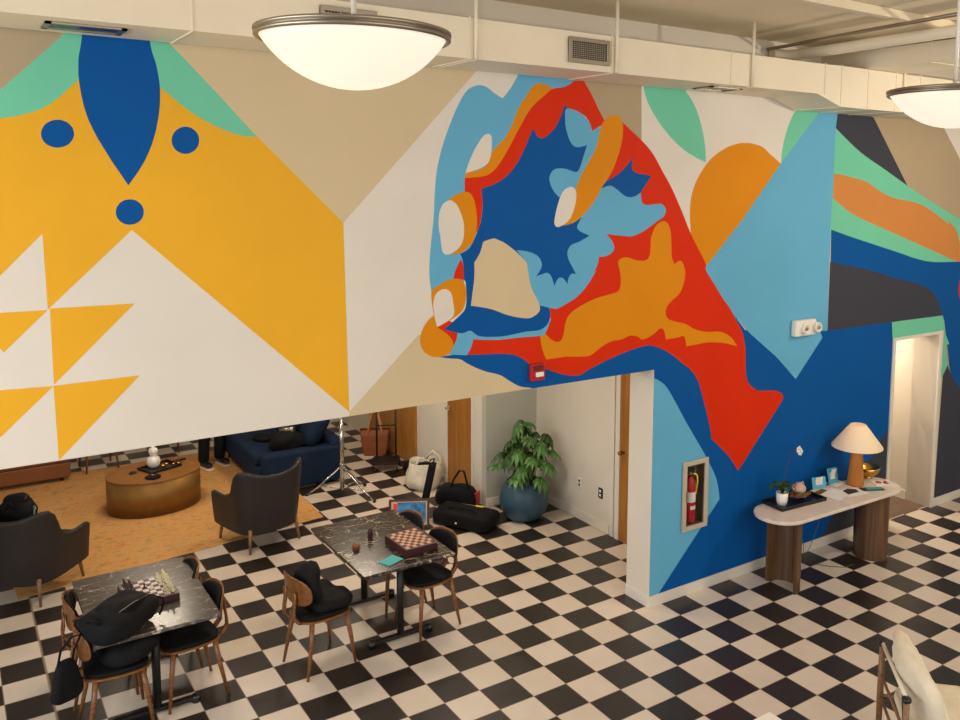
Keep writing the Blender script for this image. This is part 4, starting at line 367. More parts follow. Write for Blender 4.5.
('orange', [(-2.067,2.931),(-2.077,2.928),(-2.09,2.92),(-2.104,2.909),(-2.118,2.897),(-2.13,2.885),(-2.14,2.872),(-2.15,2.858),(-2.159,2.843),(-2.166,2.828),(-2.172,2.813),(-2.177,2.798),(-2.181,2.783),(-2.183,2.768),(-2.184,2.753),(-2.183,2.738),(-2.18,2.724),(-2.175,2.709),(-2.169,2.694),(-2.161,2.681),(-2.153,2.669),(-2.142,2.658),(-2.13,2.647),(-2.117,2.638),(-2.104,2.63),(-2.09,2.624),(-2.076,2.619),(-2.061,2.615),(-2.046,2.612),(-2.031,2.61),(-2.016,2.61),(-2.0,2.611),(-1.984,2.613),(-1.968,2.616),(-1.954,2.621),(-1.941,2.627),(-1.93,2.635),(-1.92,2.646),(-1.911,2.657),(-1.905,2.67),(-1.902,2.681),(-1.901,2.693),(-1.903,2.705),(-1.907,2.717),(-1.912,2.73),(-1.919,2.741),(-1.927,2.752),(-1.937,2.763),(-1.948,2.774),(-1.96,2.785),(-1.972,2.795),(-1.985,2.804),(-1.998,2.813),(-2.012,2.822),(-2.026,2.831),(-2.04,2.839),(-2.044,2.849),(-2.047,2.859),(-2.051,2.869),(-2.054,2.879),(-2.057,2.888),(-2.058,2.898),(-2.059,2.91),(-2.06,2.92),(-2.062,2.928)]),
('white', [(-2.071,3.013),(-2.07,3.028),(-2.068,3.044),(-2.065,3.058),(-2.061,3.072),(-2.056,3.084),(-2.049,3.094),(-2.041,3.102),(-2.032,3.11),(-2.023,3.116),(-2.013,3.121),(-2.003,3.124),(-1.992,3.127),(-1.981,3.128),(-1.97,3.127),(-1.96,3.125),(-1.951,3.121),(-1.941,3.115),(-1.932,3.108),(-1.924,3.099),(-1.917,3.088),(-1.912,3.073),(-1.907,3.055),(-1.904,3.036),(-1.901,3.017),(-1.898,3.0),(-1.896,2.985),(-1.894,2.97),(-1.892,2.956),(-1.892,2.944),(-1.894,2.932),(-1.898,2.923),(-1.903,2.914),(-1.91,2.907),(-1.918,2.9),(-1.929,2.893),(-1.946,2.883),(-1.966,2.874),(-1.99,2.864),(-2.014,2.853),(-2.04,2.843),(-2.045,2.859),(-2.049,2.876),(-2.054,2.893),(-2.058,2.91),(-2.061,2.927),(-2.064,2.944),(-2.067,2.962),(-2.069,2.979),(-2.071,2.996)]),
('tan', [(2.59,5.609),(11.637,6.6),(13.171,-0.172),(5.279,1.275),(3.89,2.633),(2.696,3.777)]),
('white', [(4.582,4.598),(4.979,4.228),(7.036,3.475),(7.292,5.216),(4.255,5.016)]),
('teal', [(2.594,4.519),(3.034,4.277),(3.481,4.105),(3.918,3.929),(4.301,3.784),(5.034,3.534),(5.745,3.263),(6.313,2.595),(5.101,2.917),(3.851,3.071),(2.572,3.412),(2.592,3.881)]),
('charcoal', [(2.601,5.021),(2.616,4.676),(2.597,4.518),(2.683,4.468),(2.77,4.419),(2.857,4.37),(2.945,4.324),(3.034,4.281),(3.123,4.242),(3.212,4.206),(3.302,4.172),(3.392,4.139),(3.481,4.105),(3.569,4.07),(3.656,4.035),(3.743,4.0),(3.831,3.965),(3.918,3.929),(3.179,4.712),(3.006,5.051)]),
('orange_sheen', [(2.599,4.049),(2.624,4.048),(2.65,4.047),(2.677,4.046),(2.704,4.044),(2.733,4.041),(2.762,4.038),(2.79,4.034),(2.821,4.029),(2.854,4.024),(2.893,4.017),(2.938,4.01),(2.988,4.003),(3.042,3.995),(3.099,3.984),(3.156,3.97),(3.216,3.95),(3.28,3.924),(3.345,3.897),(3.409,3.871),(3.468,3.849),(3.522,3.832),(3.572,3.818),(3.62,3.806),(3.668,3.796),(3.717,3.786),(3.767,3.779),(3.817,3.774),(3.868,3.771),(3.919,3.766),(3.97,3.76),(4.022,3.752),(4.074,3.744),(4.126,3.734),(4.179,3.723),(4.233,3.709),(4.287,3.693),(4.342,3.674),(4.397,3.653),(4.453,3.631),(4.509,3.609),(4.571,3.582),(4.639,3.551),(4.705,3.521),(4.76,3.496),(4.797,3.482),(4.804,3.485),(4.789,3.501),(4.764,3.522),(4.744,3.539),(4.744,3.543),(4.768,3.532),(4.807,3.512),(4.853,3.486),(4.899,3.457),(4.936,3.429),(4.964,3.404),(4.987,3.378),(5.007,3.351),(5.025,3.32),(5.044,3.283),(5.064,3.236),(5.085,3.181),(5.105,3.12),(5.125,3.056),(5.145,2.991),(5.088,3.006),(5.031,3.021),(4.972,3.037),(4.912,3.053),(4.849,3.071),(4.785,3.089),(4.72,3.108),(4.653,3.127),(4.582,3.148),(4.506,3.169),(4.426,3.193),(4.342,3.217),(4.255,3.242),(4.164,3.268),(4.069,3.295),(3.97,3.324),(3.867,3.353),(3.761,3.384),(3.656,3.414),(3.554,3.443),(3.45,3.473),(3.345,3.502),(3.242,3.531),(3.148,3.558),(3.069,3.583),(3.011,3.602),(2.963,3.619),(2.921,3.636),(2.879,3.653),(2.835,3.673),(2.788,3.696),(2.74,3.72),(2.693,3.746),(2.645,3.773),(2.597,3.799)]),
('dblue', [(2.594,3.469),(2.65,3.454),(2.707,3.44),(2.767,3.424),(2.831,3.408),(2.901,3.391),(2.977,3.373),(3.058,3.354),(3.144,3.334),(3.234,3.314),(3.325,3.292),(3.422,3.27),(3.525,3.246),(3.63,3.222),(3.731,3.199),(3.825,3.177),(3.908,3.157),(3.984,3.138),(4.055,3.12),(4.124,3.104),(4.193,3.09),(4.258,3.077),(4.316,3.066),(4.375,3.057),(4.441,3.049),(4.519,3.041),(4.611,3.035),(4.71,3.031),(4.821,3.028),(4.947,3.024),(5.09,3.019),(5.539,2.998),(6.144,2.971),(6.898,2.936),(7.79,2.895),(8.807,2.848),(9.213,0.426),(5.219,1.41),(5.176,1.452),(5.133,1.494),(5.093,1.538),(5.057,1.585),(5.026,1.637),(5.0,1.694),(4.981,1.756),(4.964,1.82),(4.947,1.888),(4.928,1.956),(4.907,2.027),(4.884,2.099),(4.861,2.174),(4.838,2.249),(4.815,2.325),(4.762,2.387),(3.873,2.626),(2.625,2.77)]),
('charcoal', [(2.6,3.127),(2.673,3.116),(2.747,3.103),(2.821,3.091),(2.896,3.078),(2.971,3.065),(3.045,3.051),(3.121,3.038),(3.196,3.023),(3.272,3.008),(3.35,2.992),(3.428,2.974),(3.507,2.955),(3.587,2.935),(3.667,2.915),(3.749,2.896),(3.834,2.878),(3.922,2.86),(4.01,2.842),(4.093,2.825),(4.167,2.809),(4.227,2.794),(4.281,2.78),(4.328,2.767),(4.372,2.753),(4.413,2.738),(4.451,2.722),(4.484,2.705),(4.514,2.687),(4.542,2.669),(4.569,2.649),(4.594,2.629),(4.618,2.608),(4.639,2.586),(4.66,2.563),(4.68,2.537),(4.699,2.51),(4.717,2.48),(4.735,2.449),(4.752,2.416),(4.768,2.384),(3.742,2.39),(2.607,2.393),(2.603,2.772)]),
('red', [(5.128,2.83),(5.118,2.811),(5.11,2.792),(5.102,2.773),(5.096,2.754),(5.091,2.735),(5.089,2.715),(5.088,2.696),(5.088,2.677),(5.091,2.657),(5.096,2.637),(5.104,2.617),(5.114,2.597),(5.126,2.577),(5.14,2.556),(5.154,2.536),(5.565,2.44),(5.523,2.808)]),
('dblue', [(2.484,2.402),(2.607,2.393),(3.742,2.39),(3.766,2.297),(3.964,0.009),(3.735,-0.062),(3.069,1.353)]),
('teal', [(3.753,2.389),(4.78,2.383),(4.86,2.153),(4.96,2.014),(3.795,2.13)]),
('teal', [(4.803,2.255),(4.81,2.233),(4.819,2.208),(4.828,2.178),(4.839,2.145),(4.85,2.108),(4.866,2.052),(4.884,1.987),(4.905,1.914),(4.927,1.836),(4.949,1.755),(4.855,1.632),(4.807,1.609),(4.709,2.263)]),
('charcoal', [(4.949,1.755),(4.855,1.632),(4.812,-0.006),(6.276,-0.315),(6.431,0.817),(5.263,1.424),(5.041,1.617)]),
('charcoal', [(3.751,1.132),(3.49,0.846),(3.258,0.77),(2.625,0.068),(2.568,-0.137),(4.046,-0.256)]),
]
CAMC = [-5.10566, -4.95539, 3.93855]
CAMR = [[0.820158, -0.57207, 0.008754], [0.055207, 0.094359, 0.994006], [0.569467, 0.814759, -0.108971]]
EXPO = -0.36
# ------------------------------------------------------------------ the setting
YW, YB = .883, 1.213                 # mural wall front and back
HZ = 2.258                           # underside of the header
CZ = 5.3                             # ceiling
PIECES = [(-9, .16, HZ, CZ), (.16, .585, 0, CZ), (.585, .83, 0, .68), (.585, .83, 1.285, CZ), (.83, 3.84, 0, CZ), (3.84, 4.73, 2.165, CZ), (4.73, 10, 0, CZ)]
struct('floor', MB().b2(-12, 11, -9, 9.5, -.1, 0), 'floor')
struct('floor_passage', MB().b2(3.84, 4.73, .93, 4.4, -.02, .003), 'passfloor')

def clip(poly, rect):
    x0, x1, z0, z1 = rect
    for ax, v, sg in ((0, x0, 1), (0, x1, -1), (1, z0, 1), (1, z1, -1)):
        out = []
        for i in range(len(poly)):
            a, b = poly[i-1], poly[i]
            da, db = (a[ax]-v)*sg, (b[ax]-v)*sg
            if (da >= 0) != (db >= 0):
                t = da/(da-db); out.append((a[0]+(b[0]-a[0])*t, a[1]+(b[1]-a[1])*t))
            if db >= 0: out.append(b)
        poly = out
        if len(poly) < 3: return None
    return poly
cols = ['wall', 'tan', 'sand', 'white', 'yellow', 'dblue', 'lblue', 'teal', 'orange', 'red', 'charcoal', 'orange_sheen']
w = MB()
for x0, x1, z0, z1 in PIECES: w.b2(x0, x1, YW, YB, z0, z1)
def painted(mb, poly, ci, y):
    tris = tessellate_polygon([[Vector((a, b, 0)) for a, b in poly]])
    for t3 in tris:
        tri = [poly[i] for i in t3]
        ar = sum(tri[i-1][0]*tri[i][1]-tri[i][0]*tri[i-1][1] for i in range(3))
        if abs(ar) < 1e-9: continue
        if ar < 0: tri = tri[::-1]
        for rc in PIECES:
            q = clip(tri, (rc[0], rc[1], rc[2], min(rc[3], 4.95)))
            if q: mb.add([(a, y, b) for a, b in q], [tuple(range(len(q)))], ci)
painted(w, [(-9, 0), (10, 0), (10, 4.95), (-9, 4.95)], 2, YW-.0005)
for k, (c, poly) in enumerate(MURAL):
    q = [p for i, p in enumerate(poly) if (p[0]-poly[i-1][0])**2+(p[1]-poly[i-1][1])**2 > 1e-8]
    painted(w, q, cols.index(c), YW-.0006-.00003*k)
struct('wall_mural', w, cols, label='tall wall painted with a colourful mural of a giant hand')

# upper tan field of the photo is part of the base: rooms behind
b = MB()
b.b2(.93, 1.05, YB, 3.9, 0, 2.9); struct('wall_alcove_right', b, 'wall')
struct('wall_alcove_back', MB().b2(.2, 1.05, 3.9, 4.0, 0, 2.9), 'greywall')
b = MB(); b.b2(.2, .32, 4.0, 8.7, 0, 2.9); struct('wall_lounge_right', b, 'wall')
struct('wall_lounge_back', MB().b2(-9, .32, 8.7, 8.82, 0, 2.9), 'wall')
struct('ceiling_lounge', MB().b2(-9, 3.8, YB, 8.82, 2.9, 3.0), 'ceiling')
struct('wall_passage_right', MB().b2(4.73, 4.85, YB, 4.5, 0, 2.6), 'wall')
struct('wall_passage_left', MB().b2(3.72, 3.84, YB, 4.5, 0, 2.6), 'wall')
struct('wall_passage_back', MB().b2(3.72, 4.85, 4.4, 4.5, 0, 2.6), 'wall')
struct('ceiling_passage', MB().b2(3.72, 4.85, YB, 4.5, 2.5, 2.6), 'ceiling')
struct('ceiling', MB().b2(-12, 11, -9, YB, CZ, CZ+.12), 'ceiling')
# baseboards
b = MB(); b.b2(.16, 3.78, YW-.016, YW, 0, .105); b.b2(.144, .16, YW-.016, YB, 0, .105); struct('baseboard_mural', b, 'trim', bevel=.004)
struct('baseboard_right', MB().b2(4.79, 10, YW-.016, YW, 0, .105), 'trim', bevel=.004)
b = MB(); b.b2(.914, .93, 2.42, 3.9, 0, .11); b.b2(.2, .914, 3.884, 3.9, 0, .11); struct('baseboard_alcove', b, 'trim', bevel=.004)
struct('baseboard_passage', MB().b2(4.714, 4.73, YB, 4.4, 0, .12), 'trim', bevel=.004)
struct('baseboard_lounge', MB().b2(.184, .2, 4.9, 5.75, 0, .11), 'trim')
# opening trims
b = MB(); b.b2(3.79, 3.84, YW-.02, YB, 0, 2.165); b.b2(4.73, 4.79, YW-.02, YB, 0, 2.165); b.b2(3.79, 4.79, YW-.02, YB, 2.165, 2.2)
struct('trim_1', b, 'trim', bevel=.004)
MB().b2(3.838, 3.842, .97, 1.0, 1.02, 1.12).build('strike_plate', 'darkwood', bpy.data.objects['trim_1'], label='dark metal strike plate')
# door behind the pillar
b = MB(); b.b2(.90, .93, 2.24, 2.31, 0, 2.15); b.b2(.905, .93, 2.34, 2.40, 0, 2.15); b.b2(.90, .93, 1.24, 1.31, 0, 2.15); b.b2(.90, .93, 1.24, 2.31, 2.1, 2.17)
struct('trim_2', b, 'trim', bevel=.004)
d1 = struct('door_1', MB().b2(.912, .93, 1.31, 2.24, .01, 2.1), 'doorwood', bevel=.003, label='honey wood door seen edge on behind the white pillar')
b = MB(); b.tube([(.912, 2.17, 1.02), (.86, 2.17, 1.02)], .011); b.lathe([(0, 0), (.025, .004), (.028, .02), (.018, .036), (0, .04)], n=16, mat=Matrix.Translation((.87, 2.17, 1.02)) @ Matrix.Rotation(-PI/2, 4, 'Y'))
b.build('door_knob', 'brass', d1)
# wooden door left of the alcove
b = MB(); b.b2(.185, .2, 4.19, 4.24, 0, 2.15); b.b2(.185, .2, 4.83, 4.88, 0, 2.15); b.b2(.185, .2, 4.19, 4.88, 2.12, 2.17); struct('trim_3', b, 'trim')
d2 = struct('door_2', MB().b2(.176, .2, 4.24, 4.83, .01, 2.12), 'doorwood', bevel=.003, label='tall honey coloured wooden door between two white wall strips')
b = MB(); b.lathe([(.026, 0), (.026, .012), (.01, .014), (.01, .05)], n=16, mat=Matrix.Translation((.176, 4.79, 1.05)) @ Matrix.Rotation(-PI/2, 4, 'Y'))
b.tube([(.13, 4.79, 1.05), (.125, 4.74, 1.05), (.127, 4.68, 1.045)], .01); b.build('door_handle', 'nickel', d2, label='metal lever handle')
struct('trim_4', MB().b2(.17, .2, 5.75, 7.3, 0, 2.3), 'panelwood', label='honey wood wall panelling behind the brown tote bag')

# ------------------------------------------------------------------ ducts, pipes, lamps
dz0, dz1 = 4.765, 5.035
o = thing('air_duct', 'long cream rectangular air duct running along the top of the mural wall', 'duct', (0, .6, dz0))
b = MB(); D = lambda x, y, z: (x, y-.6, z-dz0)
YF, YR = .33, YW-.012
prof = [(-9, dz0), (1.58, dz0), (1.92, 4.665), (9.5, 4.665), (9.5, 5.04), (1.9, 5.04), (1.68, dz1), (-9, dz1)]
n = len(prof)
b.add([D(x, YF, z) for x, z in prof] + [D(x, YR, z) for x, z in prof], [tuple(range(n-1, -1, -1))[::-1], tuple(range(2*n-1, n-1, -1))] + [(i, n+i, n+(i+1) % n, (i+1) % n) for i in range(n)])
b.build('duct_body', 'duct', o)
for x in (-3.86, -2.07, -2.02, -.84, .45, .72, 1.68, 1.92, 2.33, 2.78, 3.19):
    z0 = 4.665 if x > 1.9 else dz0
    b = MB(); b.b2(x-.004, x+.004, YF-.6-.006, YR-.6, z0-dz0-.006, dz1-dz0+.012); b.build('duct_joint', 'duct', o)
for k, x in enumerate((-2.03, -.8, .7, 2.9)):
    b = MB(); b.tube([(x, YF-.6-.014, .0), (x, YF-.6-.014, CZ-dz0)], .014, 8); b.build('hanger', 'duct', o)
def grille(name, label, x0, x1, z0, z1):
    g = thing(name, label, 'vent', ((x0+x1)/2, YF, z0))
    wd, h = x1-x0, z1-z0
    b = MB(); t_ = .03
    for q in ((-wd/2, wd/2, 0, t_), (-wd/2, wd/2, h-t_, h), (-wd/2, -wd/2+t_, t_, h-t_), (wd/2-t_, wd/2, t_, h-t_)): b.b2(q[0], q[1], -.022, -.005, q[2], q[3])
    b.build('frame', 'nickel', g, .003, label='dull beige metal frame')
    MB().b2(-wd/2+.02, wd/2-.02, -.008, -.004, .02, h-.02).build('backing', 'blackplastic', g)
    b = MB(); k = 9
    for i in range(1, k): b.b2(-wd/2+t_, wd/2-t_, -.017, -.010, t_+(h-2*t_)*i/k-.0022, t_+(h-2*t_)*i/k+.0022)
    for i in range(1, 16): x = -wd/2+t_+(wd-2*t_)*i/16; b.b2(x-.002, x+.002, -.018, -.012, t_, h-t_)
    b.build('slats', 'nickel', g)
grille('wall_vent', 'square beige vent grille on the duct front above the giant hand', -1.25, -.87, 4.81, 4.995)
grille('wall_vent', 'beige vent grille on the duct front half hidden behind the left pendant bowl', -3.12, -2.75, 4.81, 4.995)
def slot(label, x0, x1, y0=.47, y1=.70):
    g = thing('slot_vent', label, 'vent', ((x0+x1)/2, (y0+y1)/2, dz0-.012))
    wd, d = x1-x0, y1-y0
    b = MB(); b.b2(-wd/2, wd/2, -d/2, -d/2+.03, 0, .010); b.b2(-wd/2, wd/2, d/2-.03, d/2, 0, .010); b.b2(-wd/2, -wd/2+.03, -d/2, d/2, 0, .010); b.b2(wd/2-.03, wd/2, -d/2, d/2, 0, .010)
    b.build('frame', 'nickel', g)
    MB().b2(-wd/2+.02, wd/2-.02, -d/2+.02, d/2-.02, .006, .011).build('backing', 'blackplastic', g)
slot('dark slot vent under the duct above the yellow mural field', -4.57, -4.17)
slot('dark slot vent under the duct above the teal leaf shape', .37, .75)

o = thing('branch_duct', 'cream duct crossing above the main duct at the upper right', 'duct', (2.32, .3, 5.045))
MB().b2(0, .6, -4.5, .582, 0, .175).build('duct_body', 'duct', o)
MB().b2(-.005, .605, -.62, -.61, -.004, .179).build('duct_joint', 'duct', o)
tag(MB().b2(-3, 9, -.03, .03, -.03, .035).build('ceiling_beam', 'ceiling', loc=(0, -.72, 5.262)), 'long pale beam under the ceiling at the upper right', 'beam')
b = MB(); b.tube([(0, .35, 0), (-.02, .1, .0), (-.16, -.9, 0), (-.36, -3, 0)], .016, 10); tag(b.build('sprinkler_pipe', 'nickel', loc=(1.42, .45, 5.20)), 'thin pipe hanging under the ceiling nearest the upper middle, beside the wider one', 'pipe')
b = MB(); b.tube([(-.22, .36, 0), (-.03, .33, 0), (0, .15, 0), (0, -.1, 0), (-.16, -3, 0)], .05, 12); tag(b.build('water_pipe', 'duct', loc=(1.72, .45, 5.165)), 'thick cream insulated pipe with an elbow above the duct', 'pipe')
b = MB(); b.tube([(0, 0, 0), (0, -3.2, 0)], .016, 8); tag(b.build('conduit', 'ceiling', loc=(2.08, .6, 5.27)), 'thin conduit between the thick pipe and the branch duct', 'pipe')
b = MB(); b.lathe([(0, -.02), (.03, -.018), (.035, .04), (.012, .05), (.012, .10)], n=14); b.tube([(.0, 0, -.02), (.03, 0, -.05), (-.03, 0, -.05), (0, 0, -.02)], .004); tag(b.build('fire_sprinkler', 'brass', loc=(1.9, -1.35, 5.2)), 'small brass sprinkler head under the ceiling at the far right', 'sprinkler')

def pendant(label, loc, group=None):
    o = thing('pendant_lamp', label, 'ceiling lamp', loc)
    r = .35; dp = .192; RR = (r*r+dp*dp)/(2*dp); am = math.asin(r/RR)
    pr_ = [(RR*math.sin(am*a/12), RR-dp-RR*math.cos(am*a/12)) for a in range(13)]
    pr_[0] = (0.00001, -dp)
    inn = [(x*.975, z*.965) for x, z in reversed(pr_)]
    MB().lathe(pr_+inn, n=64).build('glass_bowl', 'opal', o, label='glowing white glass bowl')
    b = MB(); b.lathe([(r+.0, .0), (r+.012, -.008), (r+.020, -.002), (r+.020, .007), (r+.008, .010), (r+.008, .013), (r+.022, .016), (r+.022, .026), (r+.010, .03), (r-.02, .03), (r-.02, .0), (r, 0)], n=64)
    b.build('rim', 'nickel', o, label='double brushed metal rim')
    b = MB(); b.tube([(0, 0, -.02), (0, 0, CZ-loc[2])], .011, 10); b.lathe([(.06, CZ-loc[2]), (.06, CZ-loc[2]-.03), (.02, CZ-loc[2]-.04)][::-1], n=20)
    for a in (0, 120, 240): b.tube([(0, 0, .06), ((r-.01)*math.cos(R(a)), (r-.01)*math.sin(R(a)), .03)], .006, 6)
    b.build('stem', 'whiteplastic', o, label='thin white stem')
    MB().blob((0, 0, -.04), (.09, .09, .12), 1, mi=0).build('bulb', 'opal', o)
pendant('large glowing bowl pendant with metal rim at the top left centre', (-3.746, -1.698, 4.478))
pendant('glowing bowl pendant cut by the right edge of the photo', (-.208, -2.056, 4.462))

# ------------------------------------------------------------------ things on the mural wall
o = thing('extinguisher_cabinet', 'recessed beige cabinet with a glass front on the blue wall', 'cabinet', (.7075, YW, .64))
b = MB(); W_, H_ = .325, .685
for q in ((-W_/2, W_/2, 0, .045), (-W_/2, W_/2, H_-.045, H_), (-W_/2, -W_/2+.045, .045, H_-.045), (W_/2-.045, W_/2, .045, H_-.045)): b.b2(q[0], q[1], -.024, -.003, q[2], q[3])
b.build('frame', 'cabtrim', o, .004)
b = MB(); b.b2(-.12, .12, .12, .125, .042, .643); b.b2(-.122, -.119, 0, .12, .042, .643); b.b2(.119, .122, 0, .12, .042, .643); b.b2(-.12, .12, 0, .12, .040, .043); b.b2(-.12, .12, 0, .12, .642, .645)
b.build('box', 'nickel', o)
MB().b2(-.117, .117, -.012, -.009, .045, .64).build('glass_pane', 'glass', o)
MB().b2(-.128, -.118, -.035, -.024, .3, .4).build('latch', 'nickel', o)
o = thing('fire_extinguisher', 'red fire extinguisher with white label inside the wall cabinet', 'fire extinguisher', (.7075, YW+.06, .70))
MB().lathe([(.0001, 0), (.050, 0), (.056, .012), (.056, .37), (.049, .41), (.024, .44), (.018, .45), (.0001, .45)], n=28).build('cylinder', 'redpaint', o)
b = MB(); b.lathe([(.018, .45), (.02, .48), (.012, .49)], n=14); b.box((.0, -.01, .50), (.022, .1, .012)); b.box((0, -.012, .52), (.02, .11, .01)); b.build('valve', 'nickel', o)
b = MB(); b.tube([(.01, -.03, .48), (.045, -.045, .46), (.06, -.04, .40), (.052, -.035, .33), (.05, -.03, .27)], .009, 8); b.build('hose', 'yellowplastic', o, label='orange yellow tag and hose')
def label_arc(r, z0, z1, a0, a1, mat, nm, lab, n=10):
    b = MB(); vs = []
    for i in range(n+1):
        a = R(a0+(a1-a0)*i/n); vs += [(r*math.cos(a), r*math.sin(a), z0), (r*math.cos(a), r*math.sin(a), z1)]
    b.add(vs, [(2*i, 2*i+2, 2*i+3, 2*i+1) for i in range(n)], 0, True); b.build(nm, mat, o, label=lab)
label_arc(.0568, .2, .3, 190, 350, 'paper', 'label', 'white instruction label')
label_arc(.0568, .13, .165, 235, 305, 'paper', 'sticker', 'small white diamond sticker')

o = thing('emergency_light', 'white emergency light unit with two round heads on the blue wall', 'emergency light', (2.2, YW, 2.38))
MB().b2(-.19, .13, -.075, -.005, .01, .175).build('housing', 'whiteplastic', o, .015)
for x in (-.07, .125):
    m = Matrix.Translation((x, -.075, .09)) @ Matrix.Rotation(PI/2, 4, 'X')
    h = MB().lathe([(.05, -.01), (.055, .02), (.052, .035), (.044, .04), (.04, .03), (.0001, .03)], n=24, mat=m).build('lamp_head', 'whiteplastic', o)
    MB().lathe([(.016, .03), (.018, .042), (.0001, .045)], n=16, mat=m).build('lens', 'nickel', h)
o = thing('fire_alarm', 'small red fire alarm strobe on the blue band over the opening', 'fire alarm', (-1.14, YW, 2.325))
MB().b2(-.07, .07, -.045, -.005, 0, .14).build('housing', 'redpaint', o, .01)
MB().b2(-.03, .045, -.065, -.045, .035, .075).build('strobe_lens', 'whiteplastic', o, .008)
b = MB()
for i in range(5): b.b2(-.05, .05, -.048, -.045, .085+i*.01, .09+i*.01)
b.build('sounder_slats', 'blackplastic', o)
def outlet(label, y, z, dark):
    o = thing('wall_outlet', label, 'outlet', (.93, y, z-.06))
    MB().b2(-.010, -.002, -.038, .038, 0, .12).build('plate', 'blackplastic' if dark else 'whiteplastic', o, .003)
    for zz in (.036, .084): MB().b2(-.014, -.010, -.016, .016, zz-.014, zz+.014).build('socket', 'whiteplastic' if dark else 'nickel', o)
outlet('black wall outlet low on the beige alcove wall', 2.585, .432, True)
outlet('white wall outlet low on the beige alcove wall beside the plant', 2.98, .44, False)
# ------------------------------------------------------------------ tables
def table(label, loc, top, w_, l_):
    o = thing('bistro_table', label, 'table', loc)
    b = MB(); b.prism([(-w_/2, -l_/2), (w_/2, -l_/2), (w_/2, l_/2), (-w_/2, l_/2)], .722, .75); b.build('tabletop', top, o, .004)
    for s in (-1, 1):
        y = s*(l_/2-.22)
        b = MB(); b.tube([(0, y, .045), (0, y, .715)], .03, 16); b.box((0, y, .712), (.4, .08, .016)); b.build('post', 'black', o)
        b = MB(); b.box((0, y, .035), (.54, .055, .03)); b.build('foot_bar', 'black', o, .006)
        for q in (-1, 1):
            MB().lathe([(.0001, 0), (.034, 0), (.036, .03), (.03, .055), (.0001, .06)], (q*.27, y, 0), 16).build('foot', 'blackplastic', o)
    return o
table('grey veined marble table with black bases at the lower left, backpack on it', (-3.95, 2.07, 0), 'greymarble', .84, 1.20)
table('black veined marble table with closed chess box, left of centre', (-2.0, 2.05, 0), 'blackmarble', .84, 1.22)

# ------------------------------------------------------------------ dining chairs
def make_chair(label, loc, rz, group=None):
    o = thing('dining_chair', label, 'chair', loc, rz, group)
    def sf(x, y, z):
        return (x, y*(1-.10*(x < 0)*min(1, abs(x)/.2)), z + .455 - .012*math.cos(y*6) + .25*y*y)
    MB().slab(selip(.44, .44, 3.2), .018, lambda x, y, z: sf(x, y, z-.012), rnd=.2).build('seat_shell', 'chairwood', o)
    MB().slab(selip(.42, .42, 3.2), .032, lambda x, y, z: sf(x, y, z+.016), rnd=.35, puff=.25).build('seat_pad', 'blackfab', o)
    def bf(dx):
        def f(x, y, z): # x across, y up, z thickness
            c = 1.15
            return (-.235 - .10*(y) + 1.35*x*x + (z+dx), x, .70 + y)
        return f
    bk = MB().slab(selip(.44, .235, 2.8), .014, bf(-.012), rnd=.2).build('backrest', 'chairwood', o)
    MB().slab(selip(.41, .205, 2.8), .026, bf(.010), rnd=.3, puff=.2).build('back_pad', 'blackfab', bk)
    # bent wood bracket curling from under the seat up to the backrest
    for s in (-1, 1):
        y = s*.075; pts = []
        path = [(-.05, .43), (-.16, .425), (-.235, .44), (-.275, .49), (-.272, .56), (-.262, .62), (-.262, .70)]
        b = MB(); vs = []
        for x, z in path: vs += [(x-.004, y-.022, z-.008), (x-.004, y+.022, z-.008), (x+.01, y+.022, z+.006), (x+.01, y-.022, z+.006)]
        k = len(path); fs = [(4*i+j, 4*i+(j+1) % 4, 4*i+4+(j+1) % 4, 4*i+4+j) for i in range(k-1) for j in range(4)] + [(3, 2, 1, 0), (4*k-4, 4*k-3, 4*k-2, 4*k-1)]
        b.add(vs, fs, 0, True); b.build('back_bracket', 'chairwood', o)
    for sx, sy in ((1, 1), (1, -1), (-1, 1), (-1, -1)):
        b = MB(); b.tube([(sx*.15, sy*.15, .445), (sx*.178, sy*.178, .25), (sx*(.205 if sx > 0 else .225), sy*.2, 0)], [.021, .018, .011], 10); b.build('leg', 'chairwood', o)
    b = MB(); b.box((0, 0, .425), (.34, .04, .022), rz=PI/4); b.box((0, 0, .425), (.34, .04, .022), rz=-PI/4); b.build('under_frame', 'chairwood', o)
    return o
G = 'dining chairs around the marble tables'
ch = make_chair('dining chair at front left of the grey marble table, black bag on its seat', (-4.21, 1.74, 0), 0, G)
dup(ch, (-4.22, 2.24, 0), R(-3), 'wooden dining chair at the grey table, left side, next to the armchair leg', G)
dup(ch, (-3.69, 1.84, 0), R(184), 'wooden dining chair with empty black seat at front right of the grey marble table', G)
dup(ch, (-3.74, 2.38, 0), R(178), 'dining chair at the back right corner of the grey marble table', G)
dup(ch, (-1.70, 1.76, 0), R(188), 'wooden dining chair with empty black seat right of the chess box on the black table', G)
dup(ch, (-1.76, 2.30, 0), R(186), 'wooden dining chair at the far right of the black table, before the blue print', G)
dup(ch, (-2.70, 1.70, 0), R(9), 'wooden dining chair at the left of the black table with a black jacket', G)
G2 = 'chairs far behind the rug'
dup(ch, (-3.45, 8.10, 0), R(95), 'dark chair behind the rug, left of the brass coffee table, only legs showing', G2)
dup(ch, (-2.55, 8.45, 0), R(80), 'dark chair behind the rug straight behind the white vase, only legs showing', G2)

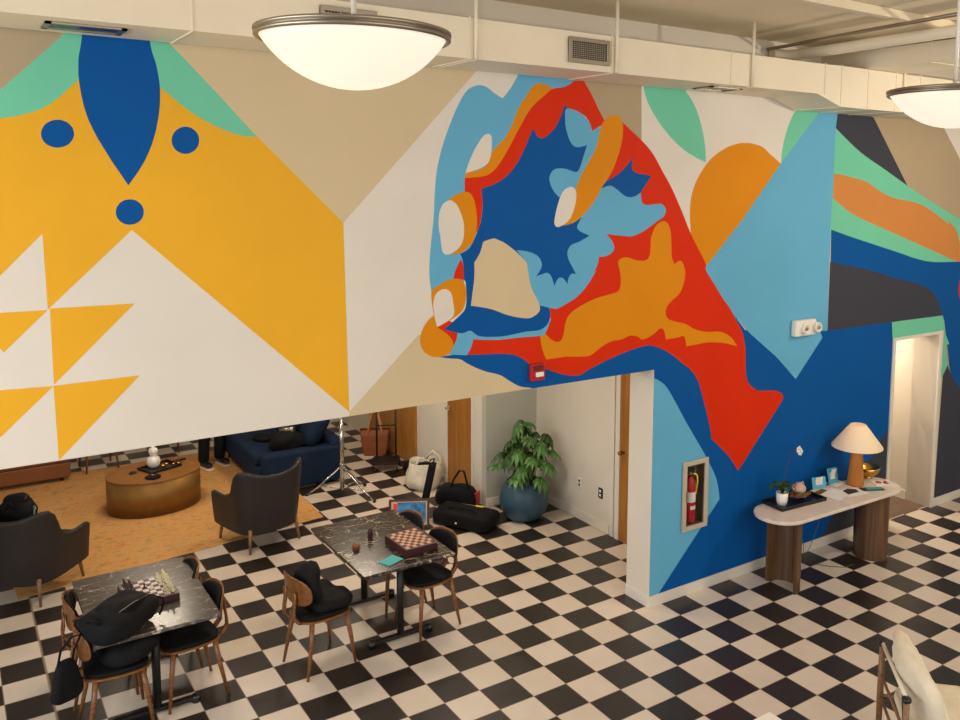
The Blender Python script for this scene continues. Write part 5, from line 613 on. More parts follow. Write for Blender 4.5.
# ------------------------------------------------------------------ armchairs
def armchair(label, loc, rz, wing):
    o = thing('armchair', label, 'armchair', loc, rz); o.scale = (1.07, 1.07, 1.05)
    path = [(.36, .33), (.2, .335), (.02, .335), (-.10, .33), (-.16, .325), (-.26, .29), (-.33, .2), (-.35, .08), (-.35, -.08), (-.33, -.2), (-.26, -.29), (-.16, -.325), (-.10, -.33), (.02, -.335), (.2, -.335), (.36, -.33)]
    top = [.56, .545, .54, .60, .84, .875, .82, .79, .79, .82, .875, .84, .60, .54, .545, .56]
    k = len(path); vs = []; cs = 9
    for i, ((x, y), h) in enumerate(zip(path, top)):
        a = Vector(path[max(0, i-1)]); c = Vector(path[min(k-1, i+1)]); d = (c-a).normalized(); nrm = Vector((-d.y, d.x))
        if nrm.dot(Vector((x, y))) < 0: nrm = -nrm
        lean = .09*(h-.3)
        if h > .6: lean += .05*(h-.6)
        sec = [(-.01, .185), (.004+lean*.3, .36), (lean*.9, h-.05), (lean+.002, h-.012), (lean-.022, h), (lean-.05, h-.012), (lean-.058, h-.05), (-.058, .40), (-.055, .20)]
        if h <= .56 and x > .3: sec = [(q, z) for q, z in sec]
        for q, z in sec: vs.append((x+nrm.x*q*(1 if True else 0), y+nrm.y*q, z))
    fs = [(i*cs+j, (i+1)*cs+j, (i+1)*cs+j+1, i*cs+j+1) for i in range(k-1) for j in range(cs-1)]
    fs += [tuple(range(cs)), tuple(range((k-1)*cs+cs-1, (k-1)*cs-1, -1))]
    b = MB(); b.add(vs, fs, 0, True); sh = b.build('shell', 'leather', o)
    s2 = sh.modifiers.new('sub', 'SUBSURF'); s2.levels = s2.render_levels = 1
    MB().b2(-.27, .31, -.26, .26, .19, .33).build('base', 'leather', o, .03)
    MB().box((.03, 0, .385), (.62, .55, .13)).build('seat_cushion', 'leather', o, .035)
    for sx, sy in ((1, 1), (1, -1), (-1, 1), (-1, -1)):
        MB().tube([(sx*.27, sy*.25, .24), (sx*.30, sy*.275, 0)], [.021, .012], 10).build('leg', 'legwood', o, label='tapered wooden leg')
    return o
armchair('charcoal winged armchair at the left edge of the photo holding a black bag', (-4.52, 4.45, .007), R(50), 1)
armchair('charcoal winged armchair with its back turned, in front of the navy sofa', (-2.36, 4.47, .007), R(103), 1)

# ------------------------------------------------------------------ rug and lounge
b = MB(); out = [(-4.66, 4.30), (-1.55, 4.68), (-1.45, 8.0), (-4.9, 8.05)]
b.prism([(x+3.1, y-6.2) for x, y in out], 0, .005)
rug = tag(b.build('area_rug', 'rug', loc=(-3.1, 6.2, .001), bevel=.004), 'large mottled orange and gold rug under the coffee table', 'rug')

o = thing('coffee_table', 'oval brushed brass drum coffee table in the middle of the orange rug', 'coffee table', (-3.10, 6.2, .006), R(8))
el = lambda a, c, n=56: [(a*math.cos(2*PI*i/n), c*math.sin(2*PI*i/n)) for i in range(n)]
b = MB(); b.prism(el(.53, .44), 0, .405); b.build('drum', 'brass', o)
b = MB(); b.prism(el(.535, .445), .405, .42); b.build('top', 'tablewood', o, .003, label='warm brown wooden top')
for p in bpy.data.objects['drum'].data.polygons: p.use_smooth = len(p.vertices) == 4
CT = .427
def tray(label, loc, rz, w_, d_, h_=.03):
    o = thing('tray', label, 'tray', loc, rz)
    MB().b2(-w_/2, w_/2, -d_/2, d_/2, 0, .008).build('tray_base', 'blackplastic', o)
    b = MB()
    for q in ((-w_/2, w_/2, -d_/2, -d_/2+.012), (-w_/2, w_/2, d_/2-.012, d_/2), (-w_/2, -w_/2+.012, -d_/2+.012, d_/2-.012), (w_/2-.012, w_/2, -d_/2+.012, d_/2-.012)): b.b2(*q, .008, h_)
    b.build('tray_rim', 'blackplastic', o); return o
tray('square black tray on the brass coffee table', (-3.02, 6.26, CT), R(22), .40, .30)
b = MB(); b.lathe([(.0001, 0), (.04, 0), (.07, .03), (.08, .075), (.068, .12), (.04, .145), (.032, .15), (.045, .165), (.055, .20), (.045, .235), (.02, .25), (.018, .27), (.0001, .27)], n=32)
tag(b.build('vase', 'ceramic', loc=(-3.08, 6.30, CT+.009)), 'white double ball ceramic vase on the coffee table tray', 'vase')
b = MB()
for i in range(7): b.tube([(.045*math.cos(i)+.03*i-.09, .03*math.sin(i*2), .02), (.045*math.cos(i)+.03*i-.05, .03*math.sin(i*2)+.02, .03)], .016, 8)
tag(b.build('gold_ornament', 'gold', loc=(-2.96, 6.23, CT+.012)), 'chunky gold chain ornament lying on the coffee table tray', 'ornament')
b = MB(); b.lathe([(.0001, 0), (.04, 0), (.045, .01), (.03, .018), (.0001, .018)], n=20); b.tube([(-.02, 0, .02), (.02, 0, .02)], .006, 6)
tag(b.build('coaster', 'blackplastic', loc=(-3.33, 6.22, CT)), 'small round black dish at the left of the coffee table top', 'coaster')
b = MB(); b.lathe([(.0001, 0), (.085, 0), (.09, .012), (.07, .022), (.0001, .024)], n=24, mi=0); b.tube([(-.03, .02, .028), (0, -.01, .03), (.035, .015, .028), (.0, .03, .028)], .007, 6, 1)
tag(b.build('eye_mask', ['blackfab', 'nickel'], loc=(-3.16, 5.93, CT)), 'black folded pouch near the front edge of the coffee table', 'pouch')
b = MB(); b.box((0, 0, .012), (.16, .05, .022), rz=.4); tag(b.build('remote_control', 'blackplastic', loc=(-2.76, 6.42, CT), bevel=.004), 'black remote control right of the tray on the coffee table', 'remote')

# navy sofa
o = thing('sofa', 'low navy blue sofa right of the coffee table', 'sofa', (-1.4, 6.65, .0))
MB().b2(-.55, .50, -.86, .95, .14, .34).build('base', 'navy', o, .03)
for y0, y1 in ((-.72, .05), (.06, .80)): MB().b2(-.56, .30, y0, y1, .335, .46).build('seat_cushion', 'navy', o, .035)
MB().b2(-.52, .5, -.95, -.74, .05, .51).build('arm', 'navy', o, .03)
MB().b2(-.52, .5, .80, .96, .10, .51).build('arm', 'navy', o, .03)
MB().b2(.34, .54, -.93, .95, .05, .58).build('backrest', 'navy', o, .04)
MB().b2(.10, .36, .06, .79, .46, .74).build('back_cushion', 'navy', o, .07)
for x in (-.45, .45):
    for y in (-.78, .85): MB().tube([(x, y, .14), (x*1.04, y*1.03, 0.012)], [.024, .014], 10).build('leg', 'chairwood', o)
m = Matrix.Rotation(R(-28), 4, 'X') @ Matrix.Rotation(R(-22), 4, 'Y')
b = MB(); b.slab(selip(.52, .52, 3.6), .17, rnd=1, puff=.25, mat=Matrix.Rotation(R(-8), 4, 'Z') @ Matrix.Rotation(R(-58), 4, 'Y'))
tag(b.build('throw_pillow', 'navy', loc=(-1.16, 6.02, .72)), 'large navy pillow leaning on the near end of the sofa back', 'pillow')
b = MB(); b.blob((0, 0, .12), (.42, .34, .25), .75, .05, 7, 3); b.build('duffel_bag', 'blackfab', loc=(-1.52, 6.02, .455)); tag(bpy.data.objects['duffel_bag'], 'black crumpled bag lying on the navy sofa seat', 'bag')
b = MB(); b.tube([(-.12, .06, 0), (-.05, .02, .01), (.06, -.03, .02)], [.025, .035, .04], 14); tag(b.build('rolled_mat', 'nickel', loc=(-1.50, 6.0, .715), rz=-.3), 'grey pink rolled mat on the black bag on the sofa', 'rolled mat')
b = MB(); b.blob((0, 0, .04), (.34, .26, .09), .8, .03, 6, 5); tag(b.build('folded_jacket', 'blackfab', loc=(-1.62, 6.62, .455)), 'dark folded jacket on the far part of the sofa seat', 'jacket')

# brown leather sofa, far left
o = thing('leather_sofa', 'low brown leather sofa at the far left behind the rug', 'sofa', (-4.88, 8.13, 0))
MB().b2(-.95, 1.05, -.44, .42, .06, .26).build('base', 'brownleather', o, .02)
MB().b2(-.95, .04, -.46, .25, .26, .40).build('seat_cushion', 'brownleather', o, .035)
MB().b2(.05, 1.06, -.46, .25, .26, .40).build('seat_cushion', 'brownleather', o, .035)
MB().b2(-.95, 1.05, .25, .45, .12, .75).build('backrest', 'brownleather', o, .04)
for x in (-.85, .95):
    for y in (-.35, .35): MB().tube([(x, y, .13), (x, y, 0)], .02, 8).build('leg', 'darkwood', o)

# ------------------------------------------------------------------ bags
def backpack(label, loc, rz, d, tilt, seed, name='backpack'):
    o = thing(name, label, 'bag', loc, rz)
    T = Matrix.Translation((0, 0, d[2]/2)) @ Matrix.Rotation(tilt, 4, 'Y')
    MB().blob((0, 0, 0), d, .62, .035, 7, seed, mat=T, n=32, m=20).build('body', 'blackfab', o)
    MB().blob((d[0]*.05, 0, d[2]*.36), (d[0]*.62, d[1]*.7, d[2]*.5), .6, .02, 8, seed+1, mat=T).build('front_pocket', 'blackfab', o)
    b = MB(); b.tube([(-d[0]*.42, -.05, d[2]*.3), (-d[0]*.52, 0, d[2]*.52), (-d[0]*.42, .05, d[2]*.3)], .011, 8, mat=T); b.build('carry_handle', 'blackfab', o)
    for s in (-1, 1):
        b = MB(); b.tube([(d[0]*.35, s*d[1]*.3, d[2]*.45), (d[0]*.5, s*d[1]*.42, d[2]*.2), (d[0]*.56, s*d[1]*.35, -d[2]*.1), (d[0]*.42, s*d[1]*.42, -d[2]*.3)], .008, 6, mat=T); b.build('strap', 'blackfab', o)
    b = MB(); b.tube([(-d[0]*.25, -d[1]*.34, d[2]*.55), (0, -d[1]*.36, d[2]*.62), (d[0]*.3, -d[1]*.3, d[2]*.5)], .003, 5, mat=T); b.build('zip', 'nickel', o)
    return o
backpack('bulky black backpack lying on the front left corner of the grey marble table', (-4.19, 1.60, .752), R(38), (.52, .36, .21), 0, 2)
b = MB(); b.blob((0, 0, .07), (.36, .36, .17), .7, .04, 6, 9); b.blob((.1, -.1, .12), (.2, .14, .1), .7, .02, 6, 4)
tag(b.build('shoulder_bag', 'blackfab', loc=(-4.14, 1.70, .505)), 'black bag on the chair seat below the grey marble table', 'bag')
o = thing('handbag', 'small black handbag hanging from the chair back at the lower left', 'bag', (-4.54, 1.56, .37), R(-60))
hb_ = MB().blob((0, 0, .15), (.09, .23, .30), .55, .01, 8, 4)
for i_, v_ in enumerate(hb_.v): hb_.v[i_] = Vector((v_.x*(1-.4*v_.z/.3), v_.y*(1.08-.5*v_.z/.3), v_.z))
hb_.build('body', 'blackfab', o)
b = MB(); b.tube([(.0, -.06, .27), (.0, -.03, .38), (.04, .03, .46), (.07, .07, .46), (.03, .05, .36), (0, .05, .27)], .008, 6); b.build('strap', 'blackfab', o)
MB().b2(-.050, -.040, -.03, .03, .17, .23).build('tag', 'tealstrap', o, label='dark green tag')
b = MB(); b.blob((0, 0, .05), (.34, .40, .13), .7, .06, 7, 12); b.blob((-.17, -.04, .25), (.12, .34, .26), .7, .05, 7, 13)
tag(b.build('jacket', 'blackfab', loc=(-2.64, 1.70, .505), rz=R(9)), 'black jacket thrown over the chair left of the black table', 'jacket')
o = backpack('black backpack with teal strap standing on the left armchair seat', (-4.62, 4.62, .45), R(60), (.22, .34, .42), 0, 8)
b = MB(); b.tube([(-.02, -.175, .05), (-.06, -.19, .2), (-.02, -.18, .36)], .01, 6); b.build('teal_strap', 'tealstrap', o, label='teal side strap')

o = thing('tote_bag', 'tan brown leather tote bag with pale handles on the far floor by the wood panelling', 'bag', (-.06, 6.58, 0), R(-30))
b = MB(); pf = [(.15, .09, 0), (.18, .10, .12), (.20, .085, .30), (.215, .06, .37)]
vs = []
for w_, d_, z in pf: vs += [(-w_, -d_, z), (w_, -d_, z), (w_, d_, z), (-w_, d_, z)]
b.add(vs, [(3, 2, 1, 0)] + [(4*i+j, 4*i+(j+1) % 4, 4*i+4+(j+1) % 4, 4*i+4+j) for i in range(3) for j in range(4)]); b.build('body', 'totebrown', o, .02)
for s in (-1, 1): MB().tube([(-.1, s*.075, .28), (-.085, s*.07, .42), (-.04, s*.04, .62), (.0, s*.03, .66), (.04, s*.04, .62), (.085, s*.07, .42), (.1, s*.075, .28)], .011, 8).build('handle', 'strap', o, label='pale leather handle')
o = thing('luggage_cart', 'folding black luggage cart with small wheels in front of the brown tote', 'cart', (-.16, 5.98, 0), R(-25))
MB().b2(-.17, .17, -.25, .1, .10, .125).build('platform', 'black', o, .005)
b = MB()
for x in (-.13, .13): b.tube([(x, .1, .08), (x, .12, .5), (x, .14, .8)], .013, 8)
b.tube([(-.13, .14, .8), (-.08, .145, .85), (.08, .145, .85), (.13, .14, .8)], .011, 8); b.tube([(-.13, .12, .55), (.13, .12, .55)], .009, 8); b.build('frame', 'black', o)
for x in (-.18, .18):
    MB().lathe([(.0001, -.012), (.05, -.012), (.055, 0), (.05, .012), (.0001, .012)], n=18, mat=Matrix.Translation((x, .08, .055)) @ Matrix.Rotation(PI/2, 4, 'Y')).build('wheel', 'blackplastic', o)
    MB().lathe([(.0001, -.01), (.03, -.01), (.03, .01), (.0001, .01)], n=14, mat=Matrix.Translation((x*.8, -.22, .03)) @ Matrix.Rotation(PI/2, 4, 'Y')).build('wheel', 'blackplastic', o)
b = MB(); b.blob((0, 0, .08), (.26, .22, .18), .8, .04, 8, 21); tag(b.build('black_pouch', 'blackfab', loc=(.07, 5.62, 0)), 'small black pouch on the floor between luggage cart and canvas bag', 'bag')
o = thing('canvas_bag', 'slouching off-white canvas bag on the floor beside the wooden door', 'bag', (-.09, 4.98, 0))
b = MB(); b.lathe([(.0001, 0), (.19, 0), (.235, .06), (.24, .15), (.22, .25), (.20, .33), (.185, .34), (.20, .25), (.17, .20)], n=36)
for i, v in enumerate(b.v):
    k = noise.noise(v*6)*.05; b.v[i] = v + Vector((v.x*k*4, v.y*k*4, k*.8*(v.z > .05)))
b.build('body', 'canvas', o)
MB().blob((0, 0, .22), (.30, .30, .16), .8, .04, 8, 2).build('contents', 'blackfab', o, label='black clothes inside')
b = MB(); b.tube([(-.17, -.08, .30), (-.1, -.1, .42), (.02, -.1, .36), (.12, -.12, .30)], .014, 8); b.build('handle', 'canvas', o)
b = MB(); b.tube([(.08, .12, .32), (.14, .02, .44), (.22, -.02, .36), (.23, -.04, .2), (.235, -.06, .1)], .016, 8); b.build('handle', 'canvas', o)
# instrument case and bags before the plant
o = thing('equipment_case', 'long low black soft case with a yellow tag lying on the checkered floor', 'case', (-.27, 3.56, 0), math.atan2(-.65, .36))
MB().blob((0, 0, .095), (.76, .38, .19), .35, .01, 6, 3).build('body', 'blackfab', o)
b = MB(); b.tube([(-.2, -.08, .185), (-.12, -.08, .22), (.12, -.08, .22), (.2, -.08, .185)], .010, 8); b.build('carry_handle', 'blackfab', o)
b = MB(); b.tube([(-.34, .12, .175), (0, .13, .188), (.34, .12, .175)], .004, 6); b.build('zip', 'nickel', o)
MB().box((.12, .10, .205), (.09, .03, .008), rz=.1).build('tag', 'yellowplastic', o, label='bright yellow tag')
MB().b2(-.03, -.01, -.196, -.190, .07, .09).build('buckle', 'whiteplastic', o)
o = thing('duffel_bag', 'black duffel bag with upright strap in front of the wooden door', 'bag', (-.10, 4.10, 0), R(-50))
MB().blob((0, 0, .14), (.52, .28, .29), .7, .04, 6, 6).build('body', 'blackfab', o)
b = MB(); b.tube([(-.05, -.1, .24), (.0, -.08, .38), (.06, -.05, .48), (.11, -.03, .47), (.15, -.04, .34), (.2, -.06, .2)], .013, 8); b.build('strap', 'blackfab', o)
MB().box((.26, .02, .14), (.03, .12, .14)).build('red_patch', 'redpaint', o, label='small red patch')
o = thing('portfolio_case', 'narrow black case leaning upright behind the black marble table', 'case', (-.60, 4.04, 0), R(-40))
MB().box((0, 0, .34), (.07, .15, .66), mat=Matrix.Rotation(R(12), 4, 'Y')).build('body', 'blackfab', o, .01)
MB().tube([(.10, -.05, .66), (.12, -.03, .71), (.15, .03, .71), (.14, .05, .66)], .008, 6).build('carry_handle', 'blackfab', o)
o = thing('picture_frame', 'framed blue print resting on the floor behind the black table chairs', 'picture', (-.86, 3.84, .0), R(-28))
m = Matrix.Rotation(R(-32), 4, 'X')
b = MB()
for q in ((-.23, .23, 0, .025), (-.23, .23, .30, .325), (-.23, -.205, .025, .30), (.205, .23, .025, .30)): b.box(((q[0]+q[1])/2, 0, (q[2]+q[3])/2), (q[1]-q[0], .02, q[3]-q[2]), mat=m)
b.build('frame', 'darkwood', o, .003)
MB().box((0, .003, .1625), (.41, .008, .275), mat=m).build('mat_board', 'squaretan', o, label='pale mat around the print')
MB().box((.03, -.002, .165), (.32, .008, .24), mat=m).build('print', 'blueprint', o, label='blue streaked print')
MB().box((-.155, -.003, .165), (.05, .008, .22), mat=m).build('print_panel', 'redcard', o, label='reddish panel of the print')

# light stand by the header
o = thing('light_stand', 'chrome tripod light stand beneath the yellow mural corner', 'stand', (-1.12, 5.18, 0))
b = MB(); b.tube([(0, 0, .1), (0, 0, 1.2)], .026, 12); b.tube([(0, 0, 1.2), (0, 0, 2.05)], .017, 12); b.build('pole', 'chrome', o)
b = MB(); b.lathe([(.03, 0), (.034, .01), (.034, .07), (.03, .08)], (0, 0, 1.17), 16); b.lathe([(.03, 0), (.034, .01), (.034, .07), (.03, .08)], (0, 0, .36), 16); b.tube([(.03, 0, 1.21), (.08, 0, 1.21)], .008, 6); b.build('collar', 'chrome', o)
for a in (140, 305, 30):
    c, s_ = math.cos(R(a)), math.sin(R(a))
    l = MB().tube([(c*.03, s_*.03, .38), (c*.30, s_*.30, .13), (c*.46, s_*.46, .012)], .012, 8).build('leg', 'chrome', o)
    MB().tube([(0, 0, .12), (c*.30, s_*.30, .13)], .008, 6).build('brace', 'chrome', o)
    MB().lathe([(.0001, 0), (.02, 0), (.02, .03), (.0001, .035)], (c*.46, s_*.46, 0), 10).build('rubber_foot', 'blackplastic', l)
# ------------------------------------------------------------------ potted plant
o = thing('potted_plant', 'leafy green fatsia in a round blue pot in the alcove corner', 'plant', (.40, 3.37, 0), R(20))
MB().lathe([(.0001, 0), (.17, 0), (.235, .06), (.28, .16), (.29, .25), (.27, .35), (.225, .43), (.20, .46), (.185, .46), (.20, .42), (.0001, .42)], n=48).build('pot', 'pot', o, label='round matte blue pot')
MB().lathe([(.0001, .435), (.1, .432), (.19, .425)][::-1], n=24).build('soil', 'soil', o)
rnd = random.Random(11)
lb = MB(); sb = MB()
def leaf(base, dirv, size, droop, mi):
    x = dirv.normalized(); z = Vector((0, 0, 1)); y = z.cross(x)
    y = y.normalized() if y.length > .01 else Vector((0, 1, 0)); z = x.cross(y)
    for k in range(8):
        a = R(-118 + 236*k/7); L = size*(.55+.45*math.cos(a*.62)); wd = .21*size
        dx, dy = math.cos(a), math.sin(a); vs = []
        for t_, w_ in ((0, .25), (.3, .75), (.55, 1), (.8, .65), (1, .05)):
            for q in (-1, 0, 1):
                px_, py_ = dx*L*t_ - dy*q*w_*wd, dy*L*t_ + dx*q*w_*wd
                rr = math.hypot(px_, py_)
                vs.append(base + x*px_ + y*py_ + z*(-droop*rr*rr/size - abs(q)*-.012) + Vector((0, 0, -droop*rr*rr/size*.8)))
        lb.add(vs, [(3*i+j, 3*i+j+1, 3*i+4+j, 3*i+3+j) for i in range(4) for j in range(2)], mi, True)
stems = [((.0, .0), (.0, .02), 1.14), ((.05, -.06), (.20, -.12), .98), ((-.06, .05), (-.12, .08), .85), ((.04, .07), (.08, .18), .86), ((-.04, -.05), (-.08, -.14), .76)]
for (bx, by), (tx, ty), h in stems:
    sb.tube([(bx, by, .42), ((bx+tx)/2, (by+ty)/2, .42+(h-.42)*.5), (tx, ty, h)], [.014, .011, .006], 7)
    nL = int(9*(h-.3)/.6)
    for i in range(nL):
        f_ = .34 + .66*i/(nL-1); a = i*2.4 + bx*40; p = Vector((bx, by, .42)).lerp(Vector((tx, ty, h)), f_)
        ln = (.20 - .14*max(0, f_-.55)/.45)*rnd.uniform(.8, 1.15) * (1 if h < 1 else .85); e = p + Vector((math.cos(a)*ln, math.sin(a)*ln, rnd.uniform(.0, .07)))
        if e.z > 1.16: e.z = 1.16
        sb.tube([p, (p+e)/2 + Vector((0, 0, .025)), e], .004, 5)
        leaf(e, Vector((math.cos(a), math.sin(a), rnd.uniform(-.55, .1))), rnd.uniform(.12, .165)*(1.15-.35*f_), rnd.uniform(.3, .9), rnd.choice([0, 0, 1]))
lb.build('foliage', ['leaf', 'leafdark'], o); sb.build('stems', 'stem', o)

# ------------------------------------------------------------------ console table and what stands on it
o = thing('console_table', 'long white topped console table with curved bronze legs against the blue wall', 'table', (2.22, .46, 0), R(-1))
st = arc(.72, 0, .26, -90, 90, 14) + arc(-.74, 0, .26, 90, 270, 14)
MB().prism(st, .735, .77).build('tabletop', 'travertine', o, .008)
for s in (-1, 1):
    b = MB(); n = 20; ro, ri = .19, .165; cx = s*.72
    po = [(cx - s*ro*1.05*math.cos(R(-90+180*i/n)), ro*math.sin(R(-90+180*i/n))) for i in range(n+1)]
    pi_ = [(cx - s*ri*1.05*math.cos(R(-90+180*i/n)), ri*math.sin(R(-90+180*i/n))) for i in range(n+1)]
    poly = po + pi_[::-1]
    if s > 0: poly = poly[::-1]
    # wall of the half tube as quads, so that the concave outline closes well
    vs = [(x, y, z) for z in (0, .735) for x, y in po] + [(x, y, z) for z in (0, .735) for x, y in pi_]; k = n+1
    fs = [(i, i+1, k+i+1, k+i) for i in range(n)] + [(2*k+i+1, 2*k+i, 3*k+i, 3*k+i+1) for i in range(n)] + [(i+1, i, 2*k+i, 2*k+i+1) for i in range(n)] + [(k+i, k+i+1, 3*k+i+1, 3*k+i) for i in range(n)] + [(0, k, 3*k, 2*k), (n, 2*k+n, 3*k+n, k+n)]
    if s > 0: fs = [f[::-1] for f in fs]
    b.add(vs, fs, 0, False); lg = b.build('leg', 'bronzewood', o, label='curved dark bronze half cylinder leg')
    for p in lg.data.polygons: p.use_smooth = abs(p.normal.z) < .5
    e = lg.modifiers.new('es', 'EDGE_SPLIT'); e.split_angle = R(40)
TZ = .7715
o = thing('table_lamp', 'table lamp with wide conical cream shade and turned wooden base, lit', 'lamp', (2.76, .56, TZ))
MB().lathe([(.0001, 0), (.085, 0), (.086, .02), (.062, .36), (.055, .42), (.0001, .42)], n=36).build('base', 'lampwood', o, label='tapered warm wood base')
b = MB(); b.lathe([(.262, .415), (.26, .425), (.082, .655), (.072, .658)], n=48); sh = b.build('lamp_shade', 'shade', o, label='cone shaped cream shade')
so = sh.modifiers.new('solid', 'SOLIDIFY'); so.thickness = .003
b = MB(); b.tube([(0, 0, .42), (0, 0, .50)], .012, 10); b.tube([(-.078, 0, .655), (.078, 0, .655)], .003, 6); b.tube([(0, -.078, .655), (0, .078, .655)], .003, 6); b.tube([(0, 0, .5), (0, 0, .66)], .003, 6); b.build('harp', 'nickel', o)
t = NT('bulb_glow'); t.b.inputs['Emission Color'].default_value = srgb('ffd8a0'); t.b.inputs['Emission Strength'].default_value = 12; M['bulb'] = t.m
MB().blob((0, 0, .54), (.055, .055, .08), 1).build('bulb', 'bulb', o)
o = tray('long black tray on the left end of the console table', (1.81, .585, TZ), R(-4), .62, .28, .035)
o = thing('orchid', 'white flowered orchid in a white pot on the console tray', 'plant', (1.62, .585, TZ+.009))
MB().lathe([(.0001, 0), (.045, 0), (.055, .05), (.06, .13), (.054, .13), (.05, .11), (.0001, .11)], n=28).build('pot', 'ceramic', o)
b = MB(); b.tube([(0, 0, .11), (.04, .01, .26), (.09, .02, .40), (.15, .02, .50), (.19, .0, .535), (.22, -.01, .53)], .004, 6); b.build('stalk', 'darkwood', o)
b = MB()
for a, l in ((20, .15), (100, .12), (170, .16), (240, .14), (310, .13)):
    c, s_ = math.cos(R(a)), math.sin(R(a)); vs = []
    for t_, w_, z in ((0, .012, 0), (.35, .034, .09), (.7, .036, .10), (1, .006, .05)):
        vs += [(c*l*t_ - s_*w_, s_*l*t_ + c*w_, .12+z), (c*l*t_, s_*l*t_, .11+z), (c*l*t_ + s_*w_, s_*l*t_ - c*w_, .12+z)]
    b.add(vs, [(3*i+j, 3*i+j+1, 3*i+4+j, 3*i+3+j) for i in range(3) for j in range(2)], 0, True)
b.build('leaves', 'leafdark', o)
for k, (fx, fz) in enumerate(((.21, .53), (.235, .50))):
    b = MB()
    for q in range(5):
        a = 2*PI*q/5; b.blob((fx+.022*math.cos(a), -.015, fz+.022*math.sin(a)), (.034, .01, .034), 1, n=10, m=6)
    b.build('blossom', 'ceramic', o)
b = MB(); b.blob((-.02, -.10, .03), (.07, .05, .07), .8, .01, 9, 2, n=12, m=8); 
b = MB(); b.blob((0, 0, .035), (.24, .15, .09), .9, .05, 22, 5, n=30, m=18, flat=0); tag(b.build('dried_moss', 'moss', loc=(1.90, .60, TZ+.009)), 'brown dried moss clump on the console tray under the teapot', 'moss')
o = thing('teapot', 'small blush ceramic teapot sitting on moss on the console tray', 'teapot', (1.90, .61, TZ+.072))
MB().lathe([(.0001, 0), (.045, 0), (.072, .03), (.07, .06), (.04, .085), (.028, .10), (.0001, .10)], n=28).build('body', 'pinkceramic', o)
b = MB(); b.tube([(-.055, 0, .04), (-.085, 0, .06), (-.095, 0, .10)], [.02, .014, .012], 10); b.build('spout', 'pinkceramic', o)
b = MB(); b.tube([(.02, 0, .09), (.06, 0, .10), (.08, 0, .06), (.06, 0, .03)], .007, 8); b.build('handle', 'pinkceramic', o)
def card(name, label, x, y, w_, h_, mat, rz, mat2=None):
    o = thing(name, label, 'card', (x, y, TZ), rz)
    m = Matrix.Rotation(R(-14), 4, 'X')
    MB().box((0, 0, h_/2), (w_, .004, h_), mat=m).build('panel', mat, o)
    MB().box((0, .035, h_*.46), (w_*.5, .003, h_*.95), mat=Matrix.Rotation(R(12), 4, 'X')).build('stand', 'paper', o)
    MB().box((0, -.003, h_*.52), (w_*.5, .002, h_*.4), mat=m).build('picture', mat2 or 'paper', o)
card('display_card', 'wide light blue standing card left of the taller one on the console', 2.34, .69, .17, .12, 'bluecard', R(-15), 'squarelight')
card('display_card', 'taller light blue standing card with white emblem on the console', 2.58, .70, .13, .17, 'bluecard', R(-5))
card('photo_stand', 'small grey card behind the taller blue card, beside the lamp', 2.69, .76, .09, .13, 'nickel', R(-10), 'darkcard')
for k, (x, y, w_, d_, rz, lb_) in enumerate(((2.34, .49, .30, .21, .25, 'white sheet of paper on the console, right beside the tray'), (2.52, .43, .28, .20, -.15, 'white sheet of paper under the dark leaflet on the console'), (2.62, .70, .2, .14, .1, 'white sheet of paper behind the lamp base on the console'))):
    tag(MB().box((0, 0, .001), (w_, d_, .002)).build('paper_sheet', 'paper', loc=(x, y, TZ+.0022*k), rz=rz), lb_, 'paper')
b = MB(); b.prism([(-.09, -.05), (.06, -.06), (.1, .0), (.04, .06), (-.05, .05)], 0, .004); tag(b.build('leaflet', 'darkcard', loc=(2.52, .45, TZ+.0066)), 'dark brown leaflet on white paper in the middle of the console', 'leaflet')
tag(MB().box((0, 0, .002), (.15, .06, .004)).build('leaflet', 'moss', loc=(2.27, .62, TZ+.003), rz=.2), 'small brown leaflet beside the tray end on the console', 'leaflet')
o = thing('smartphone', 'teal and black phone lying in front of the lamp on the console', 'phone', (2.78, .37, TZ), R(-28))
MB().box((0, 0, .005), (.24, .085, .010)).build('body', 'blackplastic', o, .003); MB().box((.02, 0, .0105), (.17, .06, .002)).build('screen', 'tealcard', o)
o = thing('booklet', 'white booklet with red blotches at the right end of the console', 'booklet', (3.04, .42, TZ), R(-25))
MB().box((0, 0, .003), (.22, .15, .006)).build('cover', 'paper', o)
for q in ((-.04, .02, .05), (.03, -.01, .045), (.05, .035, .03)): MB().lathe([(.0001, 0), (q[2]*.7, 0), (q[2]*.7, .0015), (.0001, .0015)], (q[0], q[1], .006), 9).build('print', 'redcard', o)
o = thing('bowl', 'shiny gold bowl at the far right of the console behind the lamp', 'bowl', (3.07, .63, TZ))
MB().lathe([(.0001, 0), (.05, 0), (.05, .012), (.04, .018), (.075, .03), (.115, .07), (.13, .125), (.126, .126), (.11, .075), (.07, .036), (.0001, .028)], n=44).build('bowl_body', 'gold', o)
b = MB(); b.tube([(.35, .34, .60), (.28, .36, .3), (.12, .33, .10), (-.02, .30, .03), (.0, .20, .006), (.1, .05, .006), (.22, -.05, .006), (.34, -.06, .012)], .003, 6); b.tube([(.05, .36, .62), (-.04, .36, .4), (.02, .33, .15), (-.02, .30, .03)], .003, 6)
tag(b.build('power_cord', 'stem', loc=(2.2, .44, 0)), 'thin pale power cord hanging under the console table', 'cord')

# ------------------------------------------------------------------ lounge chair, side table at the lower right
o = thing('lounge_chair', 'wood framed lounge chair with draped cream cushion at the lower right corner', 'chair', (-.06, -1.78, 0), math.atan2(-.51, -.49))
